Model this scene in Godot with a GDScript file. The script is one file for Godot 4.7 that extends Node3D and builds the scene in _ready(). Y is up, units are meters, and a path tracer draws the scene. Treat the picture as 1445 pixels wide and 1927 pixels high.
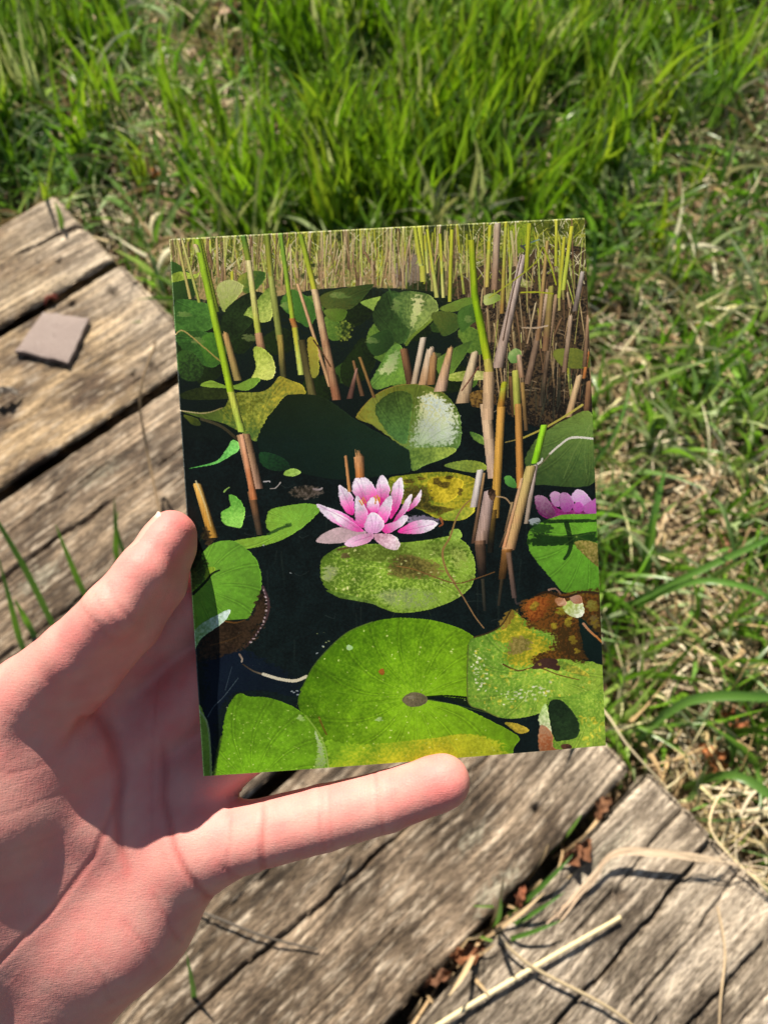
extends Node3D

# A hand holds a printed card over weathered planks and grass. Metres, y up; the deck's top is y = 0.
const EYE := 0.6                       # height of the camera above the deck
const PITCH := 65.4                    # degrees below the horizon
const GROUND := -0.06                  # the soil lies below the deck's top
const ALONG := Vector3(0.75, 0.0, -0.6614)   # direction in which the planks run
const ACROSS := Vector3(0.6614, 0.0, 0.75)
var card_frame: Transform3D            # origin at the card's middle, x right, y up, z out of its printed face
var used := {}

# ---------------------------------------------------------------- helpers

func numbered(called: String) -> String:
	var n: int = used.get(called, 0)
	used[called] = n + 1
	return called if n == 0 else "%s_%03d" % [called, n]

func tag(o: Node, label := "", category := "", group := "", kind := "") -> Node:
	if label: o.set_meta("label", label)
	if category: o.set_meta("category", category)
	if group: o.set_meta("group", group)
	if kind: o.set_meta("kind", kind)
	return o

func thing(called: String, label: String, category: String, at := Transform3D.IDENTITY, group := "") -> Node3D:
	var o := Node3D.new()
	o.name = numbered(called)
	o.transform = at
	add_child(o, true)
	tag(o, label, category, group)
	return o

func put(called: String, mesh: Mesh, m: Material, parent: Node = null) -> MeshInstance3D:
	var o := MeshInstance3D.new()
	o.mesh = mesh
	o.material_override = m
	if parent:
		o.name = called
		parent.add_child(o, true)
	else:
		o.name = numbered(called)
		add_child(o, true)
	return o

func deck(a: float, b: float, y := 0.0) -> Vector3:
	return ALONG * a + ACROSS * b + Vector3(0, y, 0)

func made(v: PackedVector3Array, n: PackedVector3Array, c: PackedColorArray, uv: PackedVector2Array, ix: PackedInt32Array) -> ArrayMesh:
	var d := []
	d.resize(Mesh.ARRAY_MAX)
	d[Mesh.ARRAY_VERTEX] = v
	if n.size(): d[Mesh.ARRAY_NORMAL] = n
	if c.size(): d[Mesh.ARRAY_COLOR] = c
	if uv.size(): d[Mesh.ARRAY_TEX_UV] = uv
	d[Mesh.ARRAY_INDEX] = ix
	var m := ArrayMesh.new()
	m.add_surface_from_arrays(Mesh.PRIMITIVE_TRIANGLES, d)
	return m

func noise(seed_: int, freq: float, octaves := 3, kind := FastNoiseLite.TYPE_SIMPLEX_SMOOTH) -> FastNoiseLite:
	var f := FastNoiseLite.new()
	f.seed = seed_
	f.frequency = freq
	f.noise_type = kind
	f.fractal_octaves = octaves
	return f

func curve(points: Array, steps: int) -> PackedVector3Array:      # a smooth line through points
	var out := PackedVector3Array()
	var n := points.size()
	for i in n - 1:
		for k in steps:
			var t := float(k) / steps
			out.append((points[i] as Vector3).cubic_interpolate(points[i + 1], points[maxi(i - 1, 0)], points[mini(i + 2, n - 1)], t))
	out.append(points[n - 1])
	return out

func tube(line: PackedVector3Array, radii: Array, sides := 8, flat := 1.0, colors: Array = []) -> ArrayMesh:
	var v := PackedVector3Array(); var n := PackedVector3Array(); var c := PackedColorArray(); var ix := PackedInt32Array()
	var count := line.size()
	var up := Vector3.UP
	for i in count:
		var t := float(i) / (count - 1)
		var dir := (line[mini(i + 1, count - 1)] - line[maxi(i - 1, 0)]).normalized()
		var side := dir.cross(up if absf(dir.dot(up)) < 0.95 else Vector3.RIGHT).normalized()
		var top := side.cross(dir).normalized()
		var f := t * (radii.size() - 1)
		var r := lerpf(radii[int(f)], radii[mini(int(f) + 1, radii.size() - 1)], f - int(f))
		for k in sides:
			var w := TAU * k / sides
			var q := side * cos(w) + top * sin(w) * flat
			v.append(line[i] + q * r)
			n.append((side * cos(w) * flat + top * sin(w)).normalized())
			if colors.size():
				var g := t * (colors.size() - 1)
				c.append((colors[int(g)] as Color).lerp(colors[mini(int(g) + 1, colors.size() - 1)], g - int(g)))
	for i in count - 1:
		for k in sides:
			var p := i * sides + k; var q := i * sides + (k + 1) % sides
			ix.append_array(PackedInt32Array([p, q, p + sides, q, q + sides, p + sides]))
	for e in [0, count - 1]:
		var mid := v.size()
		v.append(line[e]); n.append((line[e] - line[1 if e == 0 else count - 2]).normalized())
		if colors.size(): c.append(colors[0 if e == 0 else colors.size() - 1])
		for k in sides:
			ix.append_array(PackedInt32Array([mid, e * sides + k, e * sides + (k + 1) % sides]))
	return made(v, n, c, PackedVector2Array(), ix)

# a leaf blade along a line: widest low down, pointed at the tip, folded along its midrib
func blade_into(v: PackedVector3Array, n: PackedVector3Array, c: PackedColorArray, ix: PackedInt32Array, line: PackedVector3Array, width: float, facing: Vector3, tint: Color, blunt := 0.0) -> void:
	var count := line.size()
	var start := v.size()
	for i in count:
		var t := float(i) / (count - 1)
		var dir := (line[mini(i + 1, count - 1)] - line[maxi(i - 1, 0)]).normalized()
		var side := dir.cross(facing).normalized()
		var nor := side.cross(dir).normalized()
		var w := width * 0.5 * (0.55 + 0.9 * t) * (1.0 - pow(t, 3.0)) if t < 0.5 else width * 0.5 * maxf(blunt, (1.0 - pow(t, 2.6)))
		var fold := nor * w * 0.45
		var shade := tint.lerp(Color(tint.r * 1.25 + 0.02, tint.g * 1.1 + 0.02, tint.b * 1.1 + 0.01), 1.0 - t)
		for s in [-1.0, 0.0, 1.0]:
			v.append(line[i] + side * w * s + fold * absf(s))
			n.append((nor - side * s * 0.4).normalized())
			c.append(shade)
	for i in count - 1:
		for k in 2:
			var p := start + i * 3 + k
			ix.append_array(PackedInt32Array([p, p + 3, p + 1, p + 1, p + 3, p + 4]))

func blade(points: Array, width: float, facing: Vector3, tint: Color, steps := 5, blunt := 0.0) -> ArrayMesh:
	var v := PackedVector3Array(); var n := PackedVector3Array(); var c := PackedColorArray(); var ix := PackedInt32Array()
	blade_into(v, n, c, ix, curve(points, steps), width, facing, tint, blunt)
	return made(v, n, c, PackedVector2Array(), ix)

func stuff_material(rough := 0.55, through := 0.9, spec := 0.5) -> StandardMaterial3D:
	var m := StandardMaterial3D.new()
	m.vertex_color_use_as_albedo = true
	m.roughness = rough
	m.metallic_specular = spec
	m.cull_mode = BaseMaterial3D.CULL_DISABLED
	if through > 0.0:
		m.backlight_enabled = true
		m.backlight = Color(through, through, through)
	return m

func bytes_image(w: int, h: int, data: PackedByteArray) -> ImageTexture:
	var im := Image.create_from_data(w, h, false, Image.FORMAT_RGB8, data)
	im.generate_mipmaps()
	return ImageTexture.create_from_image(im)

func grey(f: FastNoiseLite, w: int, h: int, to_w := 0, to_h := 0) -> PackedByteArray:
	var im := f.get_seamless_image(w, h)
	if to_w: im.resize(to_w, to_h, Image.INTERPOLATE_CUBIC)
	im.convert(Image.FORMAT_L8)
	return im.get_data()

# ---------------------------------------------------------------- scene

func _ready() -> void:
	var cam := Camera3D.new()
	cam.name = "camera"
	cam.position = Vector3(0, EYE, 0)
	cam.rotation_degrees = Vector3(-PITCH, 0, 0)
	cam.keep_aspect = Camera3D.KEEP_HEIGHT
	var lens := CameraAttributesPhysical.new()
	lens.frustum_focal_length = 18.02
	lens.frustum_focus_distance = 0.205
	lens.exposure_aperture = 11.0
	lens.frustum_near = 0.01
	lens.frustum_far = 200.0
	cam.attributes = lens
	cam.near = 0.01
	cam.far = 200.0
	add_child(cam)
	cam.current = true
	cam.fov = 67.3

	var sky := ProceduralSkyMaterial.new()
	sky.sky_top_color = Color(0.38, 0.44, 0.52)
	sky.sky_horizon_color = Color(0.6, 0.6, 0.56)
	sky.sky_curve = 0.12
	sky.ground_horizon_color = Color(0.42, 0.44, 0.36)
	sky.ground_bottom_color = Color(0.16, 0.17, 0.1)
	sky.energy_multiplier = 0.6
	var env := Environment.new()
	env.background_mode = Environment.BG_SKY
	env.sky = Sky.new()
	env.sky.sky_material = sky
	env.tonemap_mode = Environment.TONE_MAPPER_LINEAR
	env.tonemap_exposure = 2.3
	env.sdfgi_enabled = true
	env.ssao_enabled = true
	env.ssil_enabled = true
	var we := WorldEnvironment.new()
	we.name = "environment"
	we.environment = env
	add_child(we)

	var sun := DirectionalLight3D.new()
	sun.name = "sun"
	sun.light_energy = 1.45
	sun.light_color = Color(1.0, 0.955, 0.88)
	sun.light_angular_distance = 0.5
	sun.shadow_enabled = true
	var high := deg_to_rad(46.0)
	var left := deg_to_rad(16.0)
	var to_sun := Vector3(-cos(high) * sin(left), sin(high), -cos(high) * cos(left))
	sun.look_at_from_position(to_sun * 5.0, Vector3.ZERO)
	add_child(sun)

	card_frame = Transform3D(Basis(), Vector3(0, EYE, 0)) * Transform3D(cam.basis, Vector3.ZERO) * Transform3D(Basis(Vector3(0.99759, 0.05916, -0.03636), Vector3(-0.05765, 0.99749, 0.04123), Vector3(0.03871, -0.03903, 0.99849)), Vector3(0.00235, 0.0035, -0.20179))
	build_ground()
	build_deck()
	build_grass()
	build_litter()
	build_card()
	build_person()

# ---------------------------------------------------------------- ground

func soil(x: float, z: float, f: FastNoiseLite, g: FastNoiseLite) -> float:
	return GROUND + 0.012 * f.get_noise_2d(x, z) + 0.005 * g.get_noise_2d(x, z)

func steps_to(far: float, inner: float, cell: float) -> PackedFloat32Array:
	var out := PackedFloat32Array()
	var p := 0.0
	var d := cell
	while p < far:
		out.append(p)
		if p > inner: d *= 1.35
		p += d
	out.append(far)
	var all := PackedFloat32Array()
	for i in range(out.size() - 1, 0, -1): all.append(-out[i])
	all.append_array(out)
	return all

func build_ground() -> void:
	var f := noise(3, 5.0, 3); var g := noise(4, 45.0, 3); var h := noise(5, 14.0, 4)
	var xs := steps_to(90.0, 0.75, 0.012)
	var v := PackedVector3Array(); var c := PackedColorArray(); var ix := PackedInt32Array(); var n := PackedVector3Array()
	var cx := 0.0; var cz := -0.45
	var w := xs.size()
	for j in w:
		for i in w:
			var x := xs[i] + cx; var z := xs[j] + cz
			var near := absf(xs[i]) < 3.0 and absf(xs[j]) < 3.0
			v.append(Vector3(x, soil(x, z, f, g) if near else GROUND, z))
			if near:
				var e := 0.006
				var y0 := v[v.size() - 1].y
				n.append(Vector3(y0 - soil(x + e, z, f, g), e, y0 - soil(x, z + e, f, g)).normalized())
			else:
				n.append(Vector3.UP)
			var k := h.get_noise_2d(x, z)
			var far_green := smoothstep(1.2, 3.0, maxf(absf(xs[i]), absf(xs[j])))
			var col := Color(0.10, 0.068, 0.042).lerp(Color(0.24, 0.17, 0.10), clampf(0.45 + k, 0.0, 1.0))
			c.append(col.lerp(Color(0.055, 0.10, 0.022), far_green * 0.8))
	for j in w - 1:
		for i in w - 1:
			var p := j * w + i
			ix.append_array(PackedInt32Array([p, p + 1, p + w, p + 1, p + w + 1, p + w]))
	var m := stuff_material(0.95, 0.0, 0.2)
	var bump := NoiseTexture2D.new()
	bump.width = 512; bump.height = 512; bump.seamless = true
	bump.noise = noise(8, 0.03, 5)
	m.heightmap_enabled = true
	m.heightmap_texture = bump
	m.heightmap_scale = 0.6
	m.uv1_triplanar = true
	m.uv1_world_triplanar = true
	m.uv1_scale = Vector3(7, 7, 7)
	tag(put("ground", made(v, n, c, PackedVector2Array(), ix), m), "brown earth under the grass and around the boardwalk", "ground", "", "structure")

# ---------------------------------------------------------------- deck

func wood_textures() -> Array:
	var w := 1024; var h := 1024                  # 0.25 m across the grain (u), 0.5 m along it (v)
	var fine := grey(noise(21, 0.3, 3), 1024, 26, w, h)
	var wide := grey(noise(22, 0.045, 4), 1024, 40, w, h)
	var dash := grey(noise(23, 0.11, 2), 1024, 128, w, h)
	var blot := grey(noise(24, 0.012, 4), 512, 512, w, h)
	var fibre := grey(noise(25, 0.3, 2), 1024, 220, w, h)
	var dust := grey(noise(26, 0.25, 3), w, h)
	var col := PackedByteArray(); col.resize(w * h * 3)
	var hgt := PackedByteArray(); hgt.resize(w * h)
	for i in w * h:
		var a := fine[i] / 255.0; var b := wide[i] / 255.0; var d := dash[i] / 255.0; var e := blot[i] / 255.0
		var t := clampf(0.1 + 0.5 * a + 0.45 * b + 0.35 * (d - 0.5) + 0.3 * (e - 0.5), 0.0, 1.0)
		t = smoothstep(0.2, 0.84, t)
		var fb := fibre[i] / 255.0
		t = clampf(t - 0.6 * smoothstep(0.44, 0.3, fb) + 0.4 * smoothstep(0.62, 0.8, fb) + 0.35 * (dust[i] / 255.0 - 0.5), 0.0, 1.0)
		hgt[i] = int(255.0 * clampf(0.4 * a + 0.25 * b + 0.15 * d + 0.3 * (fibre[i] / 255.0) - 0.05, 0.0, 1.0))
		var pale := clampf((d - 0.62) * 4.0, 0.0, 1.0) * 0.4
		col[i * 3] = int(lerpf(98.0, 240.0, t) + 18.0 * pale)
		col[i * 3 + 1] = int(lerpf(89.0, 231.0, t) + 16.0 * pale)
		col[i * 3 + 2] = int(lerpf(80.0, 220.0, t) + 16.0 * pale)
	var him := Image.create_from_data(w, h, false, Image.FORMAT_L8, hgt)
	return [bytes_image(w, h, col), ImageTexture.create_from_image(him)]

# cracks of a plank: each [a0, b0, a1, b1, width, depth]
func plank(parent: Node3D, m: Material, seed_: int, b0: float, b1: float, end: float, drop: float, look: Color, stain: Color, amount: float, cracks: Array, holes: Array) -> void:
	var f_ridge := noise(seed_, 1.0, 3); var f_big := noise(seed_ + 1, 1.0, 3); var f_edge := noise(seed_ + 2, 45.0, 3)
	var f_stain := noise(seed_ + 3, 13.0, 4); var f_spot := noise(seed_ + 4, 70.0, 3); var f_warp := noise(seed_ + 5, 5.0, 2)
	var rng := RandomNumberGenerator.new(); rng.seed = seed_
	var off := Vector2(rng.randf(), rng.randf())
	var grid_a := PackedFloat32Array()
	var a := -0.95
	while a < end - 0.0005:
		grid_a.append(a)
		a += 0.03 if a < -0.36 else 0.003
	for k in [0.004, 0.002, 0.0006, 0.0]: grid_a.append(end - k)
	var grid_b := PackedFloat32Array()
	for k in [0.0, 0.0005, 0.0015, 0.003, 0.0045]: grid_b.append(k)
	var wide := b1 - b0
	var count := int(wide / 0.0014)
	for k in range(1, count): 
		var x := wide * k / count
		if x > 0.0055 and x < wide - 0.0055: grid_b.append(x)
	for k in [0.0045, 0.003, 0.0015, 0.0005, 0.0]: grid_b.append(wide - k)
	var na := grid_a.size(); var nb := grid_b.size()
	var v := PackedVector3Array(); var c := PackedColorArray(); var uv := PackedVector2Array(); var ix := PackedInt32Array()
	for i in na:
		var aa := grid_a[i]
		var bow := f_warp.get_noise_2d(aa, 1.0) * 0.006
		var end_wave := f_edge.get_noise_2d(b0 * 3.0, 7.0) * 0.0
		for j in nb:
			var t := grid_b[j]
			var bb := b0 + t
			var e0 := t + 0.0018 * f_edge.get_noise_2d(aa, 3.0)
			var e1 := wide - t + 0.0018 * f_edge.get_noise_2d(aa, 9.0)
			var e2 := end - aa + 0.003 * f_edge.get_noise_2d(bb, 17.0)
			var y := drop
			var r := 0.0045
			for e in [e0, e1, e2 * 0.8]:
				if e < r:
					var q: float = (r - maxf(e, 0.0)) / r
					y -= r * (1.0 - sqrt(maxf(1.0 - q * q, 0.0)))
			var g := bb + bow
			var ridge := f_ridge.get_noise_2d(g * 260.0, aa * 7.0)
			var big := f_big.get_noise_2d(g * 55.0, aa * 4.0)
			y += 0.0007 * ridge + 0.0016 * big - 0.0012 * smoothstep(0.02, 0.0, e2) * absf(ridge)
			y -= 0.0012 * pow((t / wide - 0.5) * 2.0, 2.0)
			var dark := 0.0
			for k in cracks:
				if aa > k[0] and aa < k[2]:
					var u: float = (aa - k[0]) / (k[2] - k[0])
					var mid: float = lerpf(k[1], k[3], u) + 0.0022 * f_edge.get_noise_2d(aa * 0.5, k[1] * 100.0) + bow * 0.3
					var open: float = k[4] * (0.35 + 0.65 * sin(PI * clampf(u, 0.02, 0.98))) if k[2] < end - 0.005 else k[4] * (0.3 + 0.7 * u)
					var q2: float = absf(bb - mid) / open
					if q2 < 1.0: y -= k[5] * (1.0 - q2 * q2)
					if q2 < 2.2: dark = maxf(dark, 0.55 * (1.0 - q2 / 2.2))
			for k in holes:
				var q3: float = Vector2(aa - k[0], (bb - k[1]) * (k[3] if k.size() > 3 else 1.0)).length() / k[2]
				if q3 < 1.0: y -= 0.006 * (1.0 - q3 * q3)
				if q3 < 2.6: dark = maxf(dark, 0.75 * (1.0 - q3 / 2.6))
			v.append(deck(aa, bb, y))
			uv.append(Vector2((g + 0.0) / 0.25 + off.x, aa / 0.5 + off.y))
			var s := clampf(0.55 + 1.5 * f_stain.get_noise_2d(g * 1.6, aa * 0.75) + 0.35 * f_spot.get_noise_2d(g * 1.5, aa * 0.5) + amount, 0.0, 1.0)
			var col := look.lerp(stain, s)
			col = col.lerp(Color(0.82, 0.77, 0.68), 0.55 * smoothstep(0.16, 0.42, f_spot.get_noise_2d(g * 2.6 + 5.0, aa * 0.45)))
			col = col.lerp(Color(0.85, 0.79, 0.69), 0.65 * smoothstep(0.09, 0.0, e2 + 0.03 * f_stain.get_noise_2d(g * 3.0, 4.0)))
			for k in [[0.048, 0.064, 0.022, 0.007], [0.061, 0.029, 0.014, 0.006], [0.02, -0.40, 0.02, 0.008], [-0.07, -0.35, 0.02, 0.01], [0.12, 0.10, 0.03, 0.008]]:      # crusts of grey lichen
				var q4: float = Vector2((aa - k[0]) / k[2], (bb - k[1]) / k[3]).length() + 1.1 * f_spot.get_noise_2d(aa * 3.0, bb * 3.0)
				if q4 < 1.0:
					col = col.lerp(Color(0.52, 0.54, 0.47), 0.6 * smoothstep(1.0, 0.5, q4))
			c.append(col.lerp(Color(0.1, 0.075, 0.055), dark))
	for i in na - 1:
		for j in nb - 1:
			var p := i * nb + j
			ix.append_array(PackedInt32Array([p, p + 1, p + nb, p + 1, p + nb + 1, p + nb]))
	# the edges go down to the underside
	var rim := []
	for i in na: rim.append(i * nb)
	for j in range(1, nb): rim.append((na - 1) * nb + j)
	for i in range(na - 2, -1, -1): rim.append(i * nb + nb - 1)
	var first := v.size()
	for k in rim.size():
		var p: Vector3 = v[rim[k]]
		for s in 3:
			var low := p - Vector3(0, 0.014 * s, 0)
			v.append(low)
			uv.append(uv[rim[k]] + Vector2(0.06 * s, 0.0))
			c.append((c[rim[k]] as Color) * 0.85)
	for k in rim.size() - 1:
		for s in 2:
			var p := first + k * 3 + s
			ix.append_array(PackedInt32Array([p, p + 1, p + 3, p + 1, p + 4, p + 3]))
	var st := SurfaceTool.new()
	var raw := made(v, PackedVector3Array(), c, uv, ix)
	st.create_from(raw, 0)
	st.generate_normals()
	var mesh := st.commit()
	# make sure that the top looks upward
	var d := mesh.surface_get_arrays(0)
	var nn: PackedVector3Array = d[Mesh.ARRAY_NORMAL]
	if nn[nb * 10 + int(nb * 0.5)].y < 0.0:
		for k in nn.size(): nn[k] = -nn[k]
		var id: PackedInt32Array = d[Mesh.ARRAY_INDEX]
		for k in range(0, id.size(), 3):
			var q := id[k]; id[k] = id[k + 1]; id[k + 1] = q
		mesh = made(d[Mesh.ARRAY_VERTEX], nn, d[Mesh.ARRAY_COLOR], d[Mesh.ARRAY_TEX_UV], id)
	put("plank", mesh, m, parent)

func build_deck() -> void:
	var tx := wood_textures()
	var m := StandardMaterial3D.new()
	m.albedo_texture = tx[0]
	m.albedo_color = Color(0.95, 0.95, 0.95)
	m.vertex_color_use_as_albedo = true
	m.roughness = 0.72
	m.metallic_specular = 0.35
	m.heightmap_enabled = true
	m.heightmap_texture = tx[1]
	m.heightmap_scale = 0.14
	var o := thing("boardwalk", "weathered grey wooden boardwalk with plank ends against the grass", "boardwalk")
	var tan_ := Color(0.62, 0.50, 0.36); var brown := Color(0.24, 0.18, 0.125); var greyb := Color(0.50, 0.445, 0.385); var dark := Color(0.165, 0.138, 0.112)
	plank(o, m, 101, -0.714, -0.598, 0.164, 0.002, Color(0.74, 0.64, 0.48), Color(0.33, 0.25, 0.165), 0.05, [[0.05, -0.672, 0.166, -0.655, 0.0028, 0.012]], [[0.12, -0.63, 0.0028]])
	plank(o, m, 111, -0.589, -0.444, 0.166, 0.0, Color(0.70, 0.56, 0.37), Color(0.17, 0.12, 0.08), 0.0, [[-0.25, -0.50, 0.02, -0.493, 0.0016, 0.006], [0.09, -0.46, 0.166, -0.458, 0.0014, 0.006]], [[0.101, -0.577, 0.0035], [0.139, -0.563, 0.0032, 0.5], [0.10, -0.468, 0.003], [0.118, -0.463, 0.0032, 0.5]])
	plank(o, m, 121, -0.434, -0.272, 0.168, -0.001, Color(0.55, 0.455, 0.35), Color(0.17, 0.13, 0.097), 0.08, [[-0.35, -0.362, 0.1, -0.374, 0.0022, 0.009], [-0.2, -0.31, 0.0, -0.312, 0.0014, 0.006], [-0.15, -0.40, 0.06, -0.405, 0.001, 0.005]], [])
	plank(o, m, 131, -0.262, -0.100, 0.173, 0.0, greyb, dark, 0.1, [[-0.3, -0.2, 0.0, -0.19, 0.0016, 0.007]], [])
	plank(o, m, 141, -0.090, 0.0735, 0.181, 0.001, Color(0.47, 0.395, 0.315), Color(0.15, 0.118, 0.088), 0.14, [[-0.25, -0.022, 0.11, -0.003, 0.0017, 0.008], [-0.2, 0.03, -0.02, 0.036, 0.0012, 0.005], [-0.22, -0.055, 0.02, -0.05, 0.001, 0.004]], [[0.107, 0.046, 0.0032, 0.7]])
	plank(o, m, 151, 0.0845, 0.245, 0.189, 0.004, Color(0.64, 0.60, 0.54), Color(0.25, 0.22, 0.185), 0.0, [[-0.2, 0.15, 0.19, 0.1445, 0.0021, 0.011], [0.02, 0.2, 0.17, 0.208, 0.0016, 0.008], [0.06, 0.118, 0.19, 0.116, 0.0013, 0.006], [0.05, 0.172, 0.19, 0.17, 0.0011, 0.006], [-0.1, 0.185, 0.08, 0.187, 0.001, 0.005], [0.1, 0.225, 0.19, 0.226, 0.0012, 0.006]], [[0.11, 0.123, 0.004, 0.8]])
	plank(o, m, 161, 0.255, 0.418, 0.196, 0.0, greyb, dark, 0.0, [[-0.2, 0.33, 0.15, 0.335, 0.0016, 0.008]], [])
	plank(o, m, 171, 0.427, 0.585, 0.2, 0.001, greyb, dark, 0.0, [[-0.1, 0.5, 0.19, 0.505, 0.0016, 0.008]], [])
	# a low bearer below the plank ends
	var bm := m.duplicate()
	bm.albedo_color = Color(0.5, 0.46, 0.42)
	var beam := BoxMesh.new()
	beam.size = Vector3(0.05, 0.04, 1.3)
	var be := put("bearer", beam, bm, o)
	be.transform = Transform3D(Basis(ALONG, Vector3.UP, ACROSS), deck(0.06, -0.06, -0.052))

# ---------------------------------------------------------------- grass

func deck_end(b: float) -> float:
	return lerpf(0.163, 0.2, clampf((b + 0.714) / 1.2, 0.0, 1.0)) + 0.004 * sin(b * 90.0)

func on_deck(x: float, z: float, margin := 0.0) -> bool:
	var p := Vector3(x, 0, z)
	var a := p.dot(ALONG); var b := p.dot(ACROSS)
	return a < deck_end(b) + margin and a > -0.95 - margin and b > -0.716 - margin and b < 0.587 + margin

# a few blades that stand together; `flop` bends them over
func tuft(seed_: int, blades: int, spread: float, tall: float, wide: float, lean: float, flop: float, dry := false) -> ArrayMesh:
	var rng := RandomNumberGenerator.new(); rng.seed = seed_
	var v := PackedVector3Array(); var n := PackedVector3Array(); var c := PackedColorArray(); var ix := PackedInt32Array()
	for k in blades:
		var way := rng.randf() * TAU
		var out := Vector3(cos(way), 0, sin(way))
		var r := spread * sqrt(rng.randf())
		var w2 := rng.randf() * TAU
		var foot := Vector3(cos(w2) * r, 0, sin(w2) * r)
		var h := tall * rng.randf_range(0.5, 1.1)
		var le := lean * rng.randf_range(0.2, 1.3)
		var fl := flop * rng.randf_range(0.0, 1.4)
		var pts := []
		for s in 6:
			var t := s / 5.0
			var bend := le * t + fl * t * t
			pts.append(foot + (Vector3.UP * cos(bend * 0.6) * t + out * sin(bend) * t) * h + Vector3(rng.randfn(0, 0.006), 0, rng.randfn(0, 0.006)) * h * 1.6 * t)
		if not dry:
			for s in 6: pts[s].y = maxf(pts[s].y, 0.002 * s)
		var tint := rng.randf_range(0.75, 1.25)
		var hue := rng.randf_range(-0.1, 0.12)
		blade_into(v, n, c, ix, curve(pts, 2), wide * rng.randf_range(0.6, 1.25), (out + Vector3.UP * 0.3).rotated(Vector3.UP, rng.randfn(0, 0.6)).normalized(), Color(tint * (1.0 + hue), tint, tint * (1.0 - hue)))
	return made(v, n, c, PackedVector2Array(), ix)

func lie(seed_: int, count: int, spread: float, long: float, wide: float) -> ArrayMesh:      # dead straws lying about
	var rng := RandomNumberGenerator.new(); rng.seed = seed_
	var v := PackedVector3Array(); var n := PackedVector3Array(); var c := PackedColorArray(); var ix := PackedInt32Array()
	for k in count:
		var way := rng.randf() * TAU
		var d := Vector3(cos(way), 0, sin(way)).rotated(Vector3(sin(way), 0, -cos(way)), rng.randfn(0.0, 0.2))
		var w2 := rng.randf() * TAU
		var r := spread * sqrt(rng.randf())
		var mid := Vector3(cos(w2) * r, rng.randf_range(0.002, 0.022), sin(w2) * r)
		var l := long * rng.randf_range(0.4, 1.2)
		var side := d.cross(Vector3.UP).normalized() * rng.randfn(0, 0.18) * l
		var pts := []
		for s in 5:
			var t := s / 4.0
			pts.append(mid + d * l * (t - 0.5) + side * sin(PI * t) + Vector3(0, 0.008 * sin(PI * t) * rng.randf(), 0))
		var tint := rng.randf_range(0.6, 1.3)
		blade_into(v, n, c, ix, curve(pts, 2), wide * rng.randf_range(0.5, 1.4), Vector3.UP, Color(tint, tint * rng.randf_range(0.92, 1.0), tint * rng.randf_range(0.8, 1.05)), 0.35)
	return made(v, n, c, PackedVector2Array(), ix)

func scatter(called: String, label: String, mesh: Mesh, m: Material, seed_: int, tries: int, density: Callable, colors: Array, size: Vector2, tilt: float, margin: float) -> void:
	var rng := RandomNumberGenerator.new(); rng.seed = seed_
	var f := noise(3, 5.0, 3); var g := noise(4, 45.0, 3)
	var places := []; var tints := []
	for k in tries:
		var x := rng.randf_range(-1.5, 1.9); var z := rng.randf_range(-2.4, 1.0)
		var chance: float = density.call(x, -z)
		var roll := rng.randf(); var yaw := rng.randf() * TAU; var sc := rng.randf_range(size.x, size.y)
		var tl := rng.randfn(0, tilt); var tw := rng.randf() * TAU; var pick := rng.randi() % colors.size(); var br := rng.randf_range(0.75, 1.25)
		if roll > chance or on_deck(x, z, margin): continue
		var b := Basis(Vector3(cos(tw), 0, sin(tw)), tl) * Basis(Vector3.UP, yaw) * Basis.from_scale(Vector3.ONE * sc)
		places.append(Transform3D(b, Vector3(x, soil(x, z, f, g) - 0.002, z)))
		var q: Color = colors[pick]
		tints.append(Color(q.r * br, q.g * br, q.b * br))
	var mm := MultiMesh.new()
	mm.transform_format = MultiMesh.TRANSFORM_3D
	mm.use_colors = true
	mm.mesh = mesh
	mm.instance_count = places.size()
	for k in places.size():
		mm.set_instance_transform(k, places[k])
		mm.set_instance_color(k, tints[k])
	var o := MultiMeshInstance3D.new()
	o.name = numbered(called)
	o.multimesh = mm
	o.material_override = m
	add_child(o, true)
	tag(o, label, "grass", "", "stuff")

func near_view(x: float, fw: float) -> float:      # thick where the photograph looks, thinner beyond
	var d := Vector2(maxf(absf(x - 0.05) - 0.55, 0.0), maxf(maxf(fw - 1.15, -0.1 - fw), 0.0)).length()
	return clampf(1.0 - d * 1.1, 0.12, 1.0)

func blob(x: float, y: float, cx: float, cy: float, rx: float, ry: float) -> float:
	return exp(-pow((x - cx) / rx, 2.0) - pow((y - cy) / ry, 2.0))

func lush(x: float, fw: float) -> float:
	return clampf(blob(x, fw, -0.05, 0.74, 0.15, 0.16) * 1.3 + blob(x, fw, -0.47, 0.86, 0.13, 0.12) + blob(x, fw, 0.2, 0.86, 0.18, 0.16) * 0.6 + blob(x, fw, 0.08, 1.1, 0.5, 0.12) * 0.4, 0.0, 1.0)

func bare(x: float, fw: float) -> float:
	return clampf(blob(x, fw, -0.25, 0.84, 0.11, 0.2) * 1.1 + blob(x, fw, 0.47, 0.7, 0.1, 0.12) * 0.8 + blob(x, fw, 0.31, 0.1, 0.1, 0.16) * 0.5 + blob(x, fw, 0.24, 0.45, 0.05, 0.2) * 0.5, 0.0, 1.0)

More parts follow.
